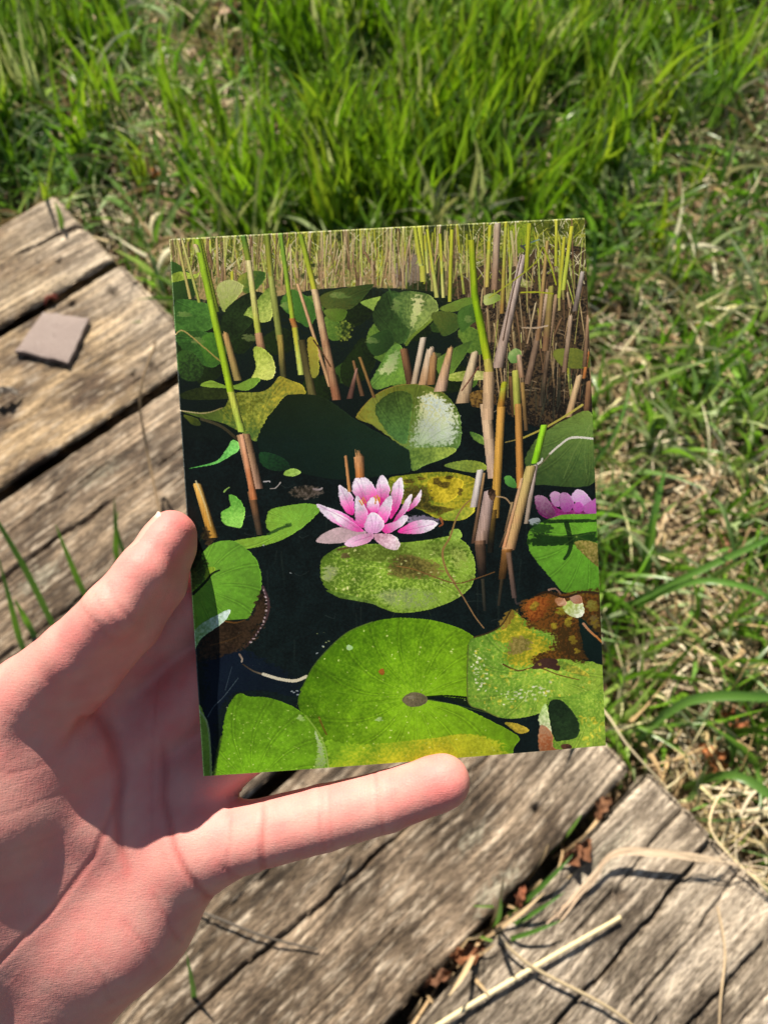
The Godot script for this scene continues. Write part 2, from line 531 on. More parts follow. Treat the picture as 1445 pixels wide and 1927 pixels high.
func build_grass() -> void:
	var green := stuff_material(0.34, 0.95, 0.6)
	var straw := stuff_material(0.6, 0.5, 0.4)
	var patch := noise(31, 6.0, 3)
	var deep := [Color(0.115, 0.25, 0.006), Color(0.16, 0.31, 0.01), Color(0.23, 0.36, 0.018), Color(0.10, 0.21, 0.02), Color(0.34, 0.40, 0.15), Color(0.15, 0.28, 0.012)]
	var mixed := [Color(0.12, 0.28, 0.014), Color(0.16, 0.33, 0.025), Color(0.25, 0.38, 0.08), Color(0.14, 0.25, 0.07), Color(0.36, 0.45, 0.22), Color(0.11, 0.24, 0.02)]
	var dry := [Color(0.44, 0.35, 0.19), Color(0.52, 0.43, 0.27), Color(0.34, 0.25, 0.14), Color(0.58, 0.5, 0.36), Color(0.26, 0.17, 0.09)]
	var tall_at := func(x: float, fw: float) -> float: return lush(x, fw) * near_view(x, fw) * (1.0 - 0.8 * bare(x, fw))
	for k in 3:
		scatter("tall_grass", "tall deep green grass standing thick beyond the postcard", tuft(40 + k, 7, 0.018, 0.155, 0.0074, 0.17, 0.2), green, 50 + k, 8500, tall_at, deep, Vector2(0.6, 1.15), 0.12, 0.012)
	var lawn_at := func(x: float, fw: float) -> float: return near_view(x, fw) * clampf((0.62 + 0.7 * patch.get_noise_2d(x, fw)) * (1.0 - 0.55 * bare(x, fw)), 0.05, 1.0)
	for k in 3:
		scatter("lawn_grass", "short green grass blades mixed with dry straw around the boardwalk", tuft(60 + k, 5, 0.02, 0.074, 0.0064, 0.5, 0.7), green, 70 + k, 11500, lawn_at, mixed, Vector2(0.5, 1.25), 0.3, 0.004)
	var pale_at := func(x: float, fw: float) -> float: return near_view(x, fw) * (0.75 - 0.4 * lush(x, fw))
	scatter("dry_grass_blades", "bleached dry blades standing among the green grass", tuft(67, 4, 0.03, 0.075, 0.0042, 0.6, 0.8, true), straw, 77, 9000, pale_at, [Color(0.62, 0.55, 0.36), Color(0.55, 0.52, 0.28), Color(0.68, 0.64, 0.46), Color(0.36, 0.25, 0.13)], Vector2(0.6, 1.3), 0.3, 0.01)
	var wide_at := func(x: float, fw: float) -> float: return near_view(x, fw) * (0.6 + 0.4 * bare(x, fw))
	scatter("broad_grass", "broad pale green grass blades lying over the straw", tuft(66, 3, 0.03, 0.1, 0.008, 0.9, 0.9), green, 76, 6500, wide_at, [Color(0.16, 0.33, 0.06), Color(0.24, 0.39, 0.14), Color(0.14, 0.29, 0.05), Color(0.32, 0.43, 0.24)], Vector2(0.6, 1.1), 0.3, 0.01)
	var straw_at := func(x: float, fw: float) -> float: return near_view(x, fw) * clampf(0.26 + 0.6 * bare(x, fw) - 0.3 * lush(x, fw), 0.1, 1.0)
	for k in 2:
		scatter("dry_straw", "pale dry straw lying matted between the grass blades", lie(80 + k, 9, 0.03, 0.055, 0.0019), straw, 90 + k, 17000, straw_at, dry, Vector2(0.7, 1.3), 0.15, 0.0)

# ---------------------------------------------------------------- things lying on the deck and in the grass

func dead_leaf(seed_: int, long: float, wide: float, curl: float, tint: Color) -> ArrayMesh:
	var f := noise(seed_, 60.0, 3)
	var v := PackedVector3Array(); var c := PackedColorArray(); var ix := PackedInt32Array()
	var nu := 17; var nv := 11
	for i in nu:
		var t := float(i) / (nu - 1)
		var half := wide * 0.5 * pow(sin(PI * clampf(t * 0.96 + 0.02, 0.0, 1.0)), 0.7) * (1.0 + 0.25 * sin(t * 19.0 + seed_))
		for j in nv:
			var s := 2.0 * j / (nv - 1) - 1.0
			var k := curl * (1.0 + 0.4 * f.get_noise_2d(t * 0.1, seed_))
			var ang := s * k
			var x := (t - 0.5) * long
			var y := half * (1.0 - cos(ang)) / maxf(k, 0.05) + 0.012 * sin(t * PI) * curl * 0.4 + 0.004 * f.get_noise_2d(x * 3.0, s * half * 3.0) + 0.002 * sin(14.0 * t + 5.0 * s)
			v.append(Vector3(x, y, half * sin(ang) / maxf(k, 0.05)))
			var q := 0.8 + 0.5 * f.get_noise_2d(x, s * half + 3.0) + (0.25 if j == 5 else 0.0)
			c.append(Color(tint.r * q, tint.g * q, tint.b * q))
	for i in nu - 1:
		for j in nv - 1:
			var p := i * nv + j
			ix.append_array(PackedInt32Array([p, p + nv, p + 1, p + 1, p + nv, p + nv + 1]))
	var st := SurfaceTool.new()
	st.create_from(made(v, PackedVector3Array(), c, PackedVector2Array(), ix), 0)
	st.generate_normals()
	return st.commit()

func build_litter() -> void:
	var rng := RandomNumberGenerator.new(); rng.seed = 7
	var leaf_m := stuff_material(0.75, 0.35, 0.3)
	var straw_m := stuff_material(0.55, 0.3, 0.4)
	var green := stuff_material(0.34, 0.95, 0.6)
	# the flat grey shard on the second plank
	var slab := chipped([Vector2(0.0735, -0.580), Vector2(0.103, -0.545), Vector2(0.0605, -0.512), Vector2(0.031, -0.557)], 0.0055)
	var slate := StandardMaterial3D.new()
	slate.albedo_color = Color(0.49, 0.43, 0.41)
	slate.roughness = 0.6
	slate.vertex_color_use_as_albedo = true
	var grain := NoiseTexture2D.new()
	grain.width = 256; grain.height = 256; grain.seamless = true; grain.noise = noise(9, 0.05, 4)
	slate.heightmap_enabled = true; slate.heightmap_texture = grain; slate.heightmap_scale = 0.08
	slate.uv1_triplanar = true; slate.uv1_scale = Vector3(30, 30, 30)
	tag(put("stone_shard", slab, slate), "flat grey four-sided stone shard lying on a brown plank", "stone")
	# straws
	var pale := Color(0.62, 0.52, 0.30)
	var o := put("straw", tube(curve([deck(-0.075, 0.087, 0.007), deck(-0.03, 0.096, 0.008), deck(0.035, 0.113, 0.009), deck(0.099, 0.131, 0.009)], 8), [0.0014, 0.0016, 0.0016, 0.0013], 9, 0.8, [pale, Color(0.68, 0.58, 0.36), pale]), straw_m)
	tag(o, "thick straight pale straw lying slanted across the gap between two planks", "straw")
	var bundle := thing("dry_grass", "bundle of dry grey grass lying across the lower right plank", "dry grass")
	for k in 5:
		var j := func(s: float) -> float: return rng.randfn(0, s)
		var tip := deck(0.205 + j.call(0.006), 0.185 + j.call(0.006), 0.014 + absf(j.call(0.004))) if k < 3 else deck(0.215 + j.call(0.01), 0.16 + j.call(0.004), 0.012)
		var l := [deck(0.062 + j.call(0.006), 0.105 + j.call(0.004), 0.004), deck(0.095 + j.call(0.002), 0.103 + j.call(0.002), 0.009), deck(0.125 + j.call(0.002), 0.101 + j.call(0.001), 0.016), deck(0.15 + j.call(0.002), 0.124 + j.call(0.002), 0.019), deck(0.175, 0.153 + j.call(0.003), 0.017), tip]
		put("stalk", blade(l, 0.0018 + 0.0007 * rng.randf(), Vector3.UP, Color(0.38, 0.31, 0.22) * rng.randf_range(0.8, 1.35), 6, 0.3), straw_m, bundle)
	for q in [
		["thin bent dry stalk crossing the thick pale straw at the bottom", [deck(0.028, 0.083, 0.008), deck(0.033, 0.112, 0.011), deck(0.055, 0.165, 0.01), deck(0.06, 0.205, 0.006)], 0.0011, Color(0.3, 0.24, 0.15)],
		["thin dry stalk standing slanted on the cracked lower right plank", [deck(0.155, 0.172, 0.004), deck(0.135, 0.19, 0.012), deck(0.11, 0.205, 0.014), deck(0.08, 0.23, 0.006)], 0.0008, Color(0.36, 0.27, 0.17)],
		["fine dry straw curving from the grass over the last plank end", [deck(0.24, 0.13, -0.01), deck(0.2, 0.128, 0.012), deck(0.185, 0.145, 0.012), deck(0.19, 0.2, 0.01), deck(0.21, 0.25, 0.0)], 0.0008, Color(0.55, 0.45, 0.27)],
		["long dry straw along the end of the middle plank by the card corner", [deck(0.195, -0.01, -0.005), deck(0.193, 0.03, 0.012), deck(0.188, 0.06, 0.01), deck(0.19, 0.1, 0.0)], 0.0008, Color(0.5, 0.42, 0.27)],
		["thin dark strip standing in for a blade shadow on the middle plank under the hand", [deck(-0.135, -0.09, -0.004), deck(-0.111, -0.056, 0.006), deck(-0.09, -0.02, 0.007), deck(-0.068, 0.01, 0.004)], 0.0008, Color(0.06, 0.05, 0.04)],  # no real straw: a dark strip added as the cast shadow of a grass blade
		["short dark stalk lying below the little finger", [deck(-0.015, -0.02, 0.003), deck(-0.025, -0.017, 0.006), deck(-0.04, -0.014, 0.003)], 0.0007, Color(0.07, 0.055, 0.04)],
		["tan dry stem standing upright above the thumb", [deck(0.015, -0.285, -0.005), deck(0.06, -0.37, 0.03), deck(0.08, -0.385, 0.08), Vector3(-0.181, 0.10, -0.378)], 0.0011, Color(0.27, 0.19, 0.11)],
		["short pale straw poking out above the upper left plank", [Vector3(-0.52, -0.03, -0.69), Vector3(-0.46, -0.012, -0.71), Vector3(-0.425, -0.005, -0.715)], 0.0022, Color(0.5, 0.52, 0.3)],
	]:
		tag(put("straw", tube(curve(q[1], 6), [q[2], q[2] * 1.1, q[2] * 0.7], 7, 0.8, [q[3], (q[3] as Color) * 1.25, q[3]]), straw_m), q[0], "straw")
	# leaves in the gap between the lower planks, and in the grass
	for q in [
		["crumpled rust brown leaf wedged in the gap right of the little finger", deck(0.107, 0.083, 0.004), 0.6, 0.028, 0.017, 1.5, Color(0.19, 0.085, 0.045)],
		["crumpled rust brown leaf in the gap beside the thick pale straw", deck(0.007, 0.079, -0.002), 0.2, 0.026, 0.016, 1.5, Color(0.21, 0.085, 0.04)],
		["small brown leaf scrap deep in the gap between the two rust leaves", deck(0.058, 0.079, 0.0), 1.2, 0.016, 0.008, 1.2, Color(0.24, 0.09, 0.05)],
		["brown leaf scrap in the gap nearest the end of the lower planks", deck(0.145, 0.079, -0.004), 0.9, 0.02, 0.012, 1.3, Color(0.2, 0.1, 0.055)],
		["brown leaf scrap in the gap at the very bottom of the picture", deck(-0.02, 0.078, -0.008), 0.3, 0.022, 0.012, 1.3, Color(0.17, 0.085, 0.05)],
		["small reddish leaf scrap beside the grey stone shard", deck(0.088, -0.592, 0.001), 0.5, 0.015, 0.007, 0.8, Color(0.30, 0.09, 0.07)],
		["curled whitish leaf on the plank at the left edge", deck(-0.002, -0.518, 0.004), 0.4, 0.024, 0.012, 1.6, Color(0.42, 0.38, 0.33)],
		["pale tan curled leaf in the grass at the top", Vector3(-0.205, -0.03, -1.0), 0.7, 0.06, 0.035, 1.1, Color(0.42, 0.29, 0.21)],
		["orange brown leaf in the grass behind the upper left plank end", Vector3(-0.255, -0.042, -0.715), 0.3, 0.05, 0.03, 0.7, Color(0.34, 0.14, 0.035)],
		["pinkish tan leaf in the grass top centre", Vector3(0.135, -0.03, -0.94), -0.6, 0.055, 0.032, 1.0, Color(0.46, 0.33, 0.26)],
		["pale leaf in the grass at the upper right edge", Vector3(0.463, -0.035, -0.83), 1.2, 0.06, 0.04, 0.7, Color(0.54, 0.42, 0.33)],
		["brown leaf in the straw right of the card's upper corner", Vector3(0.262, -0.045, -0.56), 0.9, 0.04, 0.025, 0.9, Color(0.36, 0.2, 0.09)],
		["small rust leaf in the grass near the right edge", Vector3(0.33, -0.045, -0.5), -0.3, 0.03, 0.02, 0.9, Color(0.36, 0.15, 0.05)],
		["reddish brown leaf on the earth right of the card's lower corner", Vector3(0.285, -0.046, -0.11), 0.4, 0.035, 0.022, 1.2, Color(0.28, 0.1, 0.045)],
		["rust leaf on the earth at the lower right edge of the grass", Vector3(0.262, -0.046, -0.075), 2.0, 0.03, 0.02, 1.2, Color(0.33, 0.13, 0.05)],
		["brown leaf in the straw at the middle of the right edge", Vector3(0.305, -0.045, -0.26), 1.6, 0.034, 0.02, 1.0, Color(0.34, 0.17, 0.1)],
		["tiny orange leaf in the green grass right of centre at the top", Vector3(0.14, 0.0, -0.82), 0.2, 0.018, 0.012, 0.6, Color(0.6, 0.2, 0.03)],
	]:
		var l := put("dead_leaf", dead_leaf(used.get("dead_leaf", 0) + 3, q[3], q[4], q[5], q[6]), leaf_m)
		l.transform = Transform3D(Basis(Vector3.UP, q[2]) * Basis(Vector3.RIGHT, rng.randf_range(-0.4, 0.4)), q[1])
		tag(l, q[0], "leaf", "dead leaves")
	# green shoots in the gaps
	var shoots := thing("grass_tuft", "green grass blades growing from the gap left of the thumb", "grass tuft")
	for q in [
		[0.0055, [Vector3(-0.266, -0.030, -0.159), Vector3(-0.263, 0.000, -0.171), Vector3(-0.272, 0.045, -0.202), Vector3(-0.284, 0.080, -0.229), Vector3(-0.294, 0.090, -0.244)]],
		[0.0052, [Vector3(-0.241, -0.030, -0.182), Vector3(-0.240, 0.010, -0.197), Vector3(-0.243, 0.045, -0.215), Vector3(-0.245, 0.075, -0.231)]],
		[0.0050, [Vector3(-0.289, -0.030, -0.141), Vector3(-0.286, 0.000, -0.156), Vector3(-0.284, 0.040, -0.182), Vector3(-0.286, 0.070, -0.210)]],
		[0.0055, [Vector3(-0.285, -0.030, -0.155), Vector3(-0.281, 0.000, -0.169), Vector3(-0.282, 0.020, -0.178), Vector3(-0.284, 0.035, -0.186)]],
		[0.0050, [Vector3(-0.226, -0.030, -0.205), Vector3(-0.217, 0.010, -0.224), Vector3(-0.212, 0.040, -0.239), Vector3(-0.210, 0.060, -0.260)]],
		[0.0035, [Vector3(-0.222, -0.020, -0.216), Vector3(-0.213, 0.030, -0.239), Vector3(-0.209, 0.050, -0.253)]],
		[0.0050, [Vector3(-0.234, -0.020, -0.156), Vector3(-0.221, 0.010, -0.183), Vector3(-0.214, 0.020, -0.200)]],
	]:
		q[1][0] += ACROSS * (-0.267 - (q[1][0] as Vector3).dot(ACROSS))
		put("blade", blade(q[1], q[0], Vector3(0.35, 0.35, 0.85), Color(0.075, 0.20, 0.012) * rng.randf_range(0.85, 1.3), 5), green, shoots)
	var low := thing("grass_tuft", "green and dry grass growing from the gap between the lower planks", "grass tuft")
	for q in [[0.03, 0.082, 0.012, -0.02, 0.065, 0.004, 0], [0.038, 0.082, 0.065, 0.0, 0.016, 0.0042, 0], [0.022, 0.083, 0.06, 0.012, 0.012, 0.0035, 0], [0.018, 0.085, 0.05, 0.02, 0.016, 0.0036, 0], [0.02, 0.08, -0.04, 0.004, 0.03, 0.004, 1], [0.03, 0.08, 0.025, -0.025, 0.05, 0.003, 1], [0.012, 0.08, 0.06, 0.006, 0.012, 0.003, 1], [0.025, 0.079, -0.015, -0.012, 0.04, 0.0025, 1]]:
		var foot := deck(q[0], q[1], -0.02)
		var top := deck(q[0] + q[2], q[1] + q[3], q[4])
		var col := Color(0.07, 0.19, 0.02) if q[6] == 0 else Color(0.4, 0.31, 0.18)
		put("blade", blade([foot, foot.lerp(top, 0.35) + Vector3(0, 0.012, 0), foot.lerp(top, 0.7) + Vector3(0, 0.01, 0), top], q[5], Vector3.UP, col * rng.randf_range(0.85, 1.2), 5), green if q[6] == 0 else straw_m, low)
	for k in 26:      # more of the withered growth along that gap
		var a := rng.randf_range(-0.07, 0.17)
		var foot := deck(a, 0.079 + rng.randfn(0, 0.002), -0.022)
		var top := deck(a + rng.randfn(0, 0.028), 0.079 + rng.randfn(0, 0.011), rng.randf_range(-0.004, 0.014))
		var col := Color(0.36, 0.27, 0.15) if rng.randf() < 0.7 else Color(0.1, 0.2, 0.03)
		put("blade", blade([foot, foot.lerp(top, 0.4) + Vector3(0, 0.006, 0), foot.lerp(top, 0.75) + Vector3(0, 0.005, 0), top], rng.randf_range(0.0016, 0.003), Vector3.UP, col * rng.randf_range(0.6, 1.2), 4), straw_m, low)
	var bud := put("long_grass", blade([deck(0.143, -0.664, -0.002), deck(0.15, -0.668, 0.012), deck(0.152, -0.67, 0.03)], 0.006, Vector3(0.2, 0.4, 0.9), Color(0.1, 0.22, 0.02), 5), green)
	tag(bud, "short green shoot on the upper left plank by its crack", "grass")
	var one := put("long_grass", blade([Vector3(-0.13, -0.02, 0.09), Vector3(-0.125, 0.01, 0.075), Vector3(-0.123, 0.05, 0.05)], 0.004, Vector3(0.2, 0.4, 0.9), Color(0.08, 0.2, 0.03), 5), green)
	tag(one, "single thin green blade at the bottom beside the wrist", "grass")
	for q in [
		["broad green blade lying across the corner of the right plank end", [Vector3(0.2, -0.03, -0.09), Vector3(0.235, 0.0, -0.115), Vector3(0.29, 0.012, -0.115), Vector3(0.36, 0.0, -0.11)], 0.009],
		["long green blade sweeping right below the card's corner", [Vector3(0.205, -0.03, -0.2), Vector3(0.25, 0.01, -0.215), Vector3(0.31, 0.02, -0.24), Vector3(0.38, 0.01, -0.275)], 0.007],
		["arching green blade in the straw at the middle right", [Vector3(0.215, -0.03, -0.2), Vector3(0.25, 0.02, -0.205), Vector3(0.3, 0.025, -0.19), Vector3(0.315, -0.01, -0.165)], 0.006],
		["upright pale blade right of the card", [Vector3(0.225, -0.04, -0.23), Vector3(0.23, 0.0, -0.27), Vector3(0.24, 0.02, -0.31)], 0.008],
		["broad bright blade at the lower right edge", [Vector3(0.235, -0.04, -0.055), Vector3(0.26, 0.0, -0.06), Vector3(0.3, 0.005, -0.03), Vector3(0.33, -0.01, -0.02)], 0.008],
		["long thin green blade slanting up from behind the card", [Vector3(0.16, -0.04, -0.3), Vector3(0.2, 0.02, -0.34), Vector3(0.22, 0.035, -0.4)], 0.004],
	]:
		tag(put("long_grass", blade(q[1], q[2], Vector3(0, 1, 0.25), Color(0.075, 0.19, 0.025) * rng.randf_range(0.9, 1.4), 6), green), q[0], "grass")

func chipped(corners: Array, thick: float) -> ArrayMesh:       # a plate with slightly broken edges
	var rng := RandomNumberGenerator.new(); rng.seed = 12
	var ring := []
	for i in 4:
		for k in 7:
			var t := k / 7.0
			var p: Vector2 = (corners[i] as Vector2).lerp(corners[(i + 1) % 4], t)
			ring.append(p + Vector2(rng.randfn(0, 0.0006), rng.randfn(0, 0.0006)))
	var mid := Vector2.ZERO
	for p in ring: mid += p / ring.size()
	var st := SurfaceTool.new()
	st.begin(Mesh.PRIMITIVE_TRIANGLES)
	var rows := [[1.0, 0.0], [1.0, thick * 0.86], [0.985, thick * 0.96], [0.95, thick], [0.5, thick * 1.01], [0.02, thick * 1.02]]
	for r in rows.size() - 1:
		for k in ring.size():
			var q := (k + 1) % ring.size()
			var pts := []
			for e in [[r, k], [r, q], [r + 1, k], [r + 1, q]]:
				var w: Vector2 = mid + (ring[e[1]] - mid) * rows[e[0]][0]
				pts.append(deck(w.x, w.y, 0.001 + rows[e[0]][1]))
			st.set_smooth_group(0 if r > 1 else 1)
			for e in [0, 1, 2, 1, 3, 2]:
				st.set_color(Color.WHITE * (1.0 if r > 1 else 0.8))
				st.add_vertex(pts[e])
	st.generate_normals()
	var mesh := st.commit()
	return mesh

# ---------------------------------------------------------------- the card

var pic := PackedByteArray()
const PW := 864
const PH := 1120
var grain_a := PackedByteArray(); var grain_b := PackedByteArray(); var grain_c := PackedByteArray()   # fine, middling and coarse noise, 512 x 512

# The print is drawn with the pen in "sheet units": the card is about 780 wide and 1010 high, its upper left corner lies at (318, 449).
func pt(x: float, y: float) -> Vector2:
	var w := -2.5629e-5 * x - 2.58413e-5 * y + 1.0
	return Vector2((1.05861617 * x - 0.0668160107 * y - 306.639553) / w, (0.0536357807 * x + 1.04857951 * y - 487.868379) / w)

func ink(h: int) -> Vector3:
	return Vector3((h >> 16) & 255, (h >> 8) & 255, h & 255)

func rounded(flat: Array, steps: int) -> PackedVector2Array:
	var p := PackedVector2Array()
	for i in range(0, flat.size(), 2): p.append(pt(flat[i], flat[i + 1]))
	if steps < 2: return p
	var out := PackedVector2Array()
	var n := p.size()
	for i in n:
		for k in steps:
			out.append(p[i].cubic_interpolate(p[(i + 1) % n], p[(i + n - 1) % n], p[(i + 2) % n], float(k) / steps))
	return out

# a filled outline, its colour running from c0 to c1 along the line `way` (x0, y0, x1, y1); rough: patches of the two, speck: pale dots
var hub := Vector2.INF      # where the veins of the leaf being drawn meet

func leaf(flat: Array, c0: int, c1: int, way: Array, hx: float, hy: float, rough := 0.3, speck := 0.0) -> void:
	hub = pt(hx, hy)
	area(flat, c0, c1, way, rough, speck)
	hub = Vector2.INF

func area(flat: Array, c0: int, c1: int, way: Array, rough := 0.3, speck := 0.0, alpha := 1.0, steps := 5, speck_ink := 0xd8dc9a) -> void:
	var p := rounded(flat, steps)
	var n := p.size()
	var top := 1e9; var low := -1e9
	for q in p:
		top = minf(top, q.y); low = maxf(low, q.y)
	var a := ink(c0); var b := ink(c1); var sp := ink(speck_ink)
	var g0 := pt(way[0], way[1]); var g1 := pt(way[2], way[3])
	var gd := (g1 - g0) / (g1 - g0).length_squared()
	for y in range(maxi(int(ceil(top)), 0), mini(int(low) + 1, PH)):
		var xs := PackedFloat32Array()
		for i in n:
			var u := p[i]; var v := p[(i + 1) % n]
			if (u.y <= y) != (v.y <= y): xs.append(u.x + (y - u.y) / (v.y - u.y) * (v.x - u.x))
		xs.sort()
		for s in range(0, xs.size() - 1, 2):
			var e0 := xs[s]; var e1 := xs[s + 1]
			var rag := minf(1.0, (e1 - e0) * 0.04) * (9.0 if alpha < 1.0 else 2.0)
			e0 += rag * (grain_b[((y & 511) << 9) | (int(e0) >> 3 & 511)] / 127.0 - 1.0)
			e1 += rag * (grain_b[((y & 511) << 9) | (int(e1) >> 3 & 511)] / 127.0 - 1.0)
			var soft := clampf((e1 - e0) * 0.3, 1.0, 26.0)
			var cap := clampf(minf(y - top, low - y) / clampf((low - top) * 0.25, 1.0, 20.0), 0.0, 1.0)
			for x in range(maxi(int(ceil(e0)), 0), mini(int(e1) + 1, PW)):
				var k := ((y & 511) << 9) | (x & 511)
				var m := grain_b[k] / 255.0 - 0.5
				var t := clampf((x - g0.x) * gd.x + (y - g0.y) * gd.y + rough * (2.2 * m + 1.4 * (grain_c[k] / 255.0 - 0.5)), 0.0, 1.0)
				var c := a + (b - a) * t
				var f := grain_a[k] / 255.0 - 0.5
				c *= 1.0 + 0.22 * f + 0.24 * m + 0.3 * (grain_c[k] / 255.0 - 0.5)
				if speck > 0.0:
					var w := clampf((f + m * 0.9 - 0.42 + speck * 0.2) * 6.0, 0.0, 1.0) * minf(speck, 1.0)
					c = c + (sp - c) * w * 0.75
				var o := (y * PW + x) * 3
				if hub.x < 1e6:
					var hv := Vector2(x, y) - hub
					var ang := hv.angle() * 26.0 + hv.length() * 0.004
					var a0 := int(floor(ang)); var fr := ang - a0
					var row := (int(hv.length() * 0.12) & 511)
					var rib := lerpf(grain_a[((a0 & 511) << 9) | row], grain_a[(((a0 + 1) & 511) << 9) | row], fr) / 255.0 - 0.5
					var main := absf(fposmod(hv.angle() * 2.6 + 0.3 * sin(hv.length() * 0.02), 1.0) - 0.5)
					c = c / (1.0 + 0.22 * f + 0.24 * m + 0.3 * (grain_c[k] / 255.0 - 0.5)) * (1.0 + 0.1 * f + 0.14 * m + 0.2 * (grain_c[k] / 255.0 - 0.5)) * (1.12 - 0.0011 * minf(hv.length(), 260.0))
					c *= 1.0 + 0.2 * rib + 0.16 * smoothstep(0.06, 0.0, main) * smoothstep(220.0, 20.0, hv.length()) - 0.12 * smoothstep(0.16, 0.06, main) * smoothstep(0.0, 0.06, main)
				var edge := minf(x - e0, e1 - x)
				if alpha < 1.0:
					var mask := clampf((minf(edge / soft, cap) + 1.5 * m + 0.4 * f + 0.05) * 1.7, 0.0, 1.0)
					c = Vector3(pic[o], pic[o + 1], pic[o + 2]).lerp(c, alpha * mask)
				elif edge < 3.0 and e1 - e0 > 14.0:
					c *= 1.0 + 0.1 * (3.0 - edge) * (1.0 if x - e0 > e1 - x else -0.5)
				pic[o] = clampi(int(c.x), 0, 255); pic[o + 1] = clampi(int(c.y), 0, 255); pic[o + 2] = clampi(int(c.z), 0, 255)

# a stalk between two points that lie mainly above each other, round and lit from the left; jag: broken upper end
func reed(x0: float, y0: float, x1: float, y1: float, w0: float, w1: float, c0: int, c1: int, jag := 0.0, alpha := 1.0) -> void:
	var p := pt(x0, y0); var q := pt(x1, y1)
	if p.y > q.y:
		var sw := p; p = q; q = sw
		var wt := w0; w0 = w1; w1 = wt
		var ct := c0; c0 = c1; c1 = ct
	var a := ink(c0); var b := ink(c1)
	var lean := (q - p).length() / maxf(q.y - p.y, 1.0)
	for y in range(maxi(int(p.y), 0), mini(int(q.y) + 1, PH)):
		var t := clampf((y - p.y) / maxf(q.y - p.y, 1.0), 0.0, 1.0)
		var half := 0.5 * lerpf(w0, w1, t) * 1.1 * lean
		var mid := lerpf(p.x, q.x, t)
		for x in range(maxi(int(mid - half + 0.5), 0), mini(int(mid + half + 0.5), PW)):
			var s := (x - mid) / maxf(half, 0.5)
			var k := ((y & 511) << 9) | (x & 511)
			var streak := grain_a[(((y >> 5) & 511) << 9) | ((x * 3) & 511)] / 255.0 - 0.5
			if jag > 0.0 and y - p.y < jag * (grain_a[(x * 7) & 511] / 255.0 + 0.5 * absf(s)): continue
			var c := (a + (b - a) * clampf(t + 0.5 * (grain_c[k] / 255.0 - 0.5), 0.0, 1.0)) * (1.12 - 0.5 * (s + 0.35) * (s + 0.35) + 0.35 * streak + 0.2 * (grain_a[k] / 255.0 - 0.5))
			var o := (y * PW + x) * 3
			if alpha < 1.0: c = Vector3(pic[o], pic[o + 1], pic[o + 2]).lerp(c, alpha)
			pic[o] = clampi(int(c.x), 0, 255); pic[o + 1] = clampi(int(c.y), 0, 255); pic[o + 2] = clampi(int(c.z), 0, 255)

# a thin curved line
func twig(flat: Array, w0: float, w1: float, c0: int, c1: int, alpha := 1.0) -> void:
	var p := PackedVector2Array()
	for i in range(0, flat.size(), 2): p.append(pt(flat[i], flat[i + 1]))
	var a := ink(c0); var b := ink(c1)
	var n := p.size()
	var seen := {}
	for i in n - 1:
		var steps := maxi(int((p[i + 1] - p[i]).length() * 1.5), 2)
		for k in steps:
			var u := (i + float(k) / steps) / (n - 1)
			var m := p[i].cubic_interpolate(p[i + 1], p[maxi(i - 1, 0)], p[mini(i + 2, n - 1)], float(k) / steps)
			var r := lerpf(w0, w1, u) * 0.55
			var c := a + (b - a) * u
			for y in range(maxi(int(m.y - r + 0.5), 0), mini(int(m.y + r + 0.5) + 1, PH)):
				for x in range(maxi(int(m.x - r + 0.5), 0), mini(int(m.x + r + 0.5) + 1, PW)):
					if (Vector2(x, y) - m).length_squared() > r * r + 0.3: continue
					var o := (y * PW + x) * 3
					if alpha < 1.0:
						if seen.has(o): continue
						seen[o] = true
					var g := 0.9 + 0.4 * (grain_a[((y & 511) << 9) | (x & 511)] / 255.0 - 0.5)
					var e := Vector3(pic[o], pic[o + 1], pic[o + 2]).lerp(c * g, alpha)
					pic[o] = clampi(int(e.x), 0, 255); pic[o + 1] = clampi(int(e.y), 0, 255); pic[o + 2] = clampi(int(e.z), 0, 255)

func spot(x: float, y: float, rx: float, ry: float, c0: int, c1: int, rough := 0.5, alpha := 1.0) -> void:
	var flat := []
	for k in 10:
		var w := TAU * k / 10.0
		var j := 0.8 + 0.4 * (grain_a[(int(x) * 13 + int(y) * 7 + k * 31) & 262143] / 255.0)
		flat.append(x + cos(w) * rx * j); flat.append(y + sin(w) * ry * j)
	area(flat, c0, c1, [x - rx, y - ry, x + rx, y + ry], rough, 0.0, alpha, 4)

func stretched(f: FastNoiseLite) -> PackedByteArray:
	var im := f.get_seamless_image(512, 512)
	im.convert(Image.FORMAT_L8)
	return im.get_data()

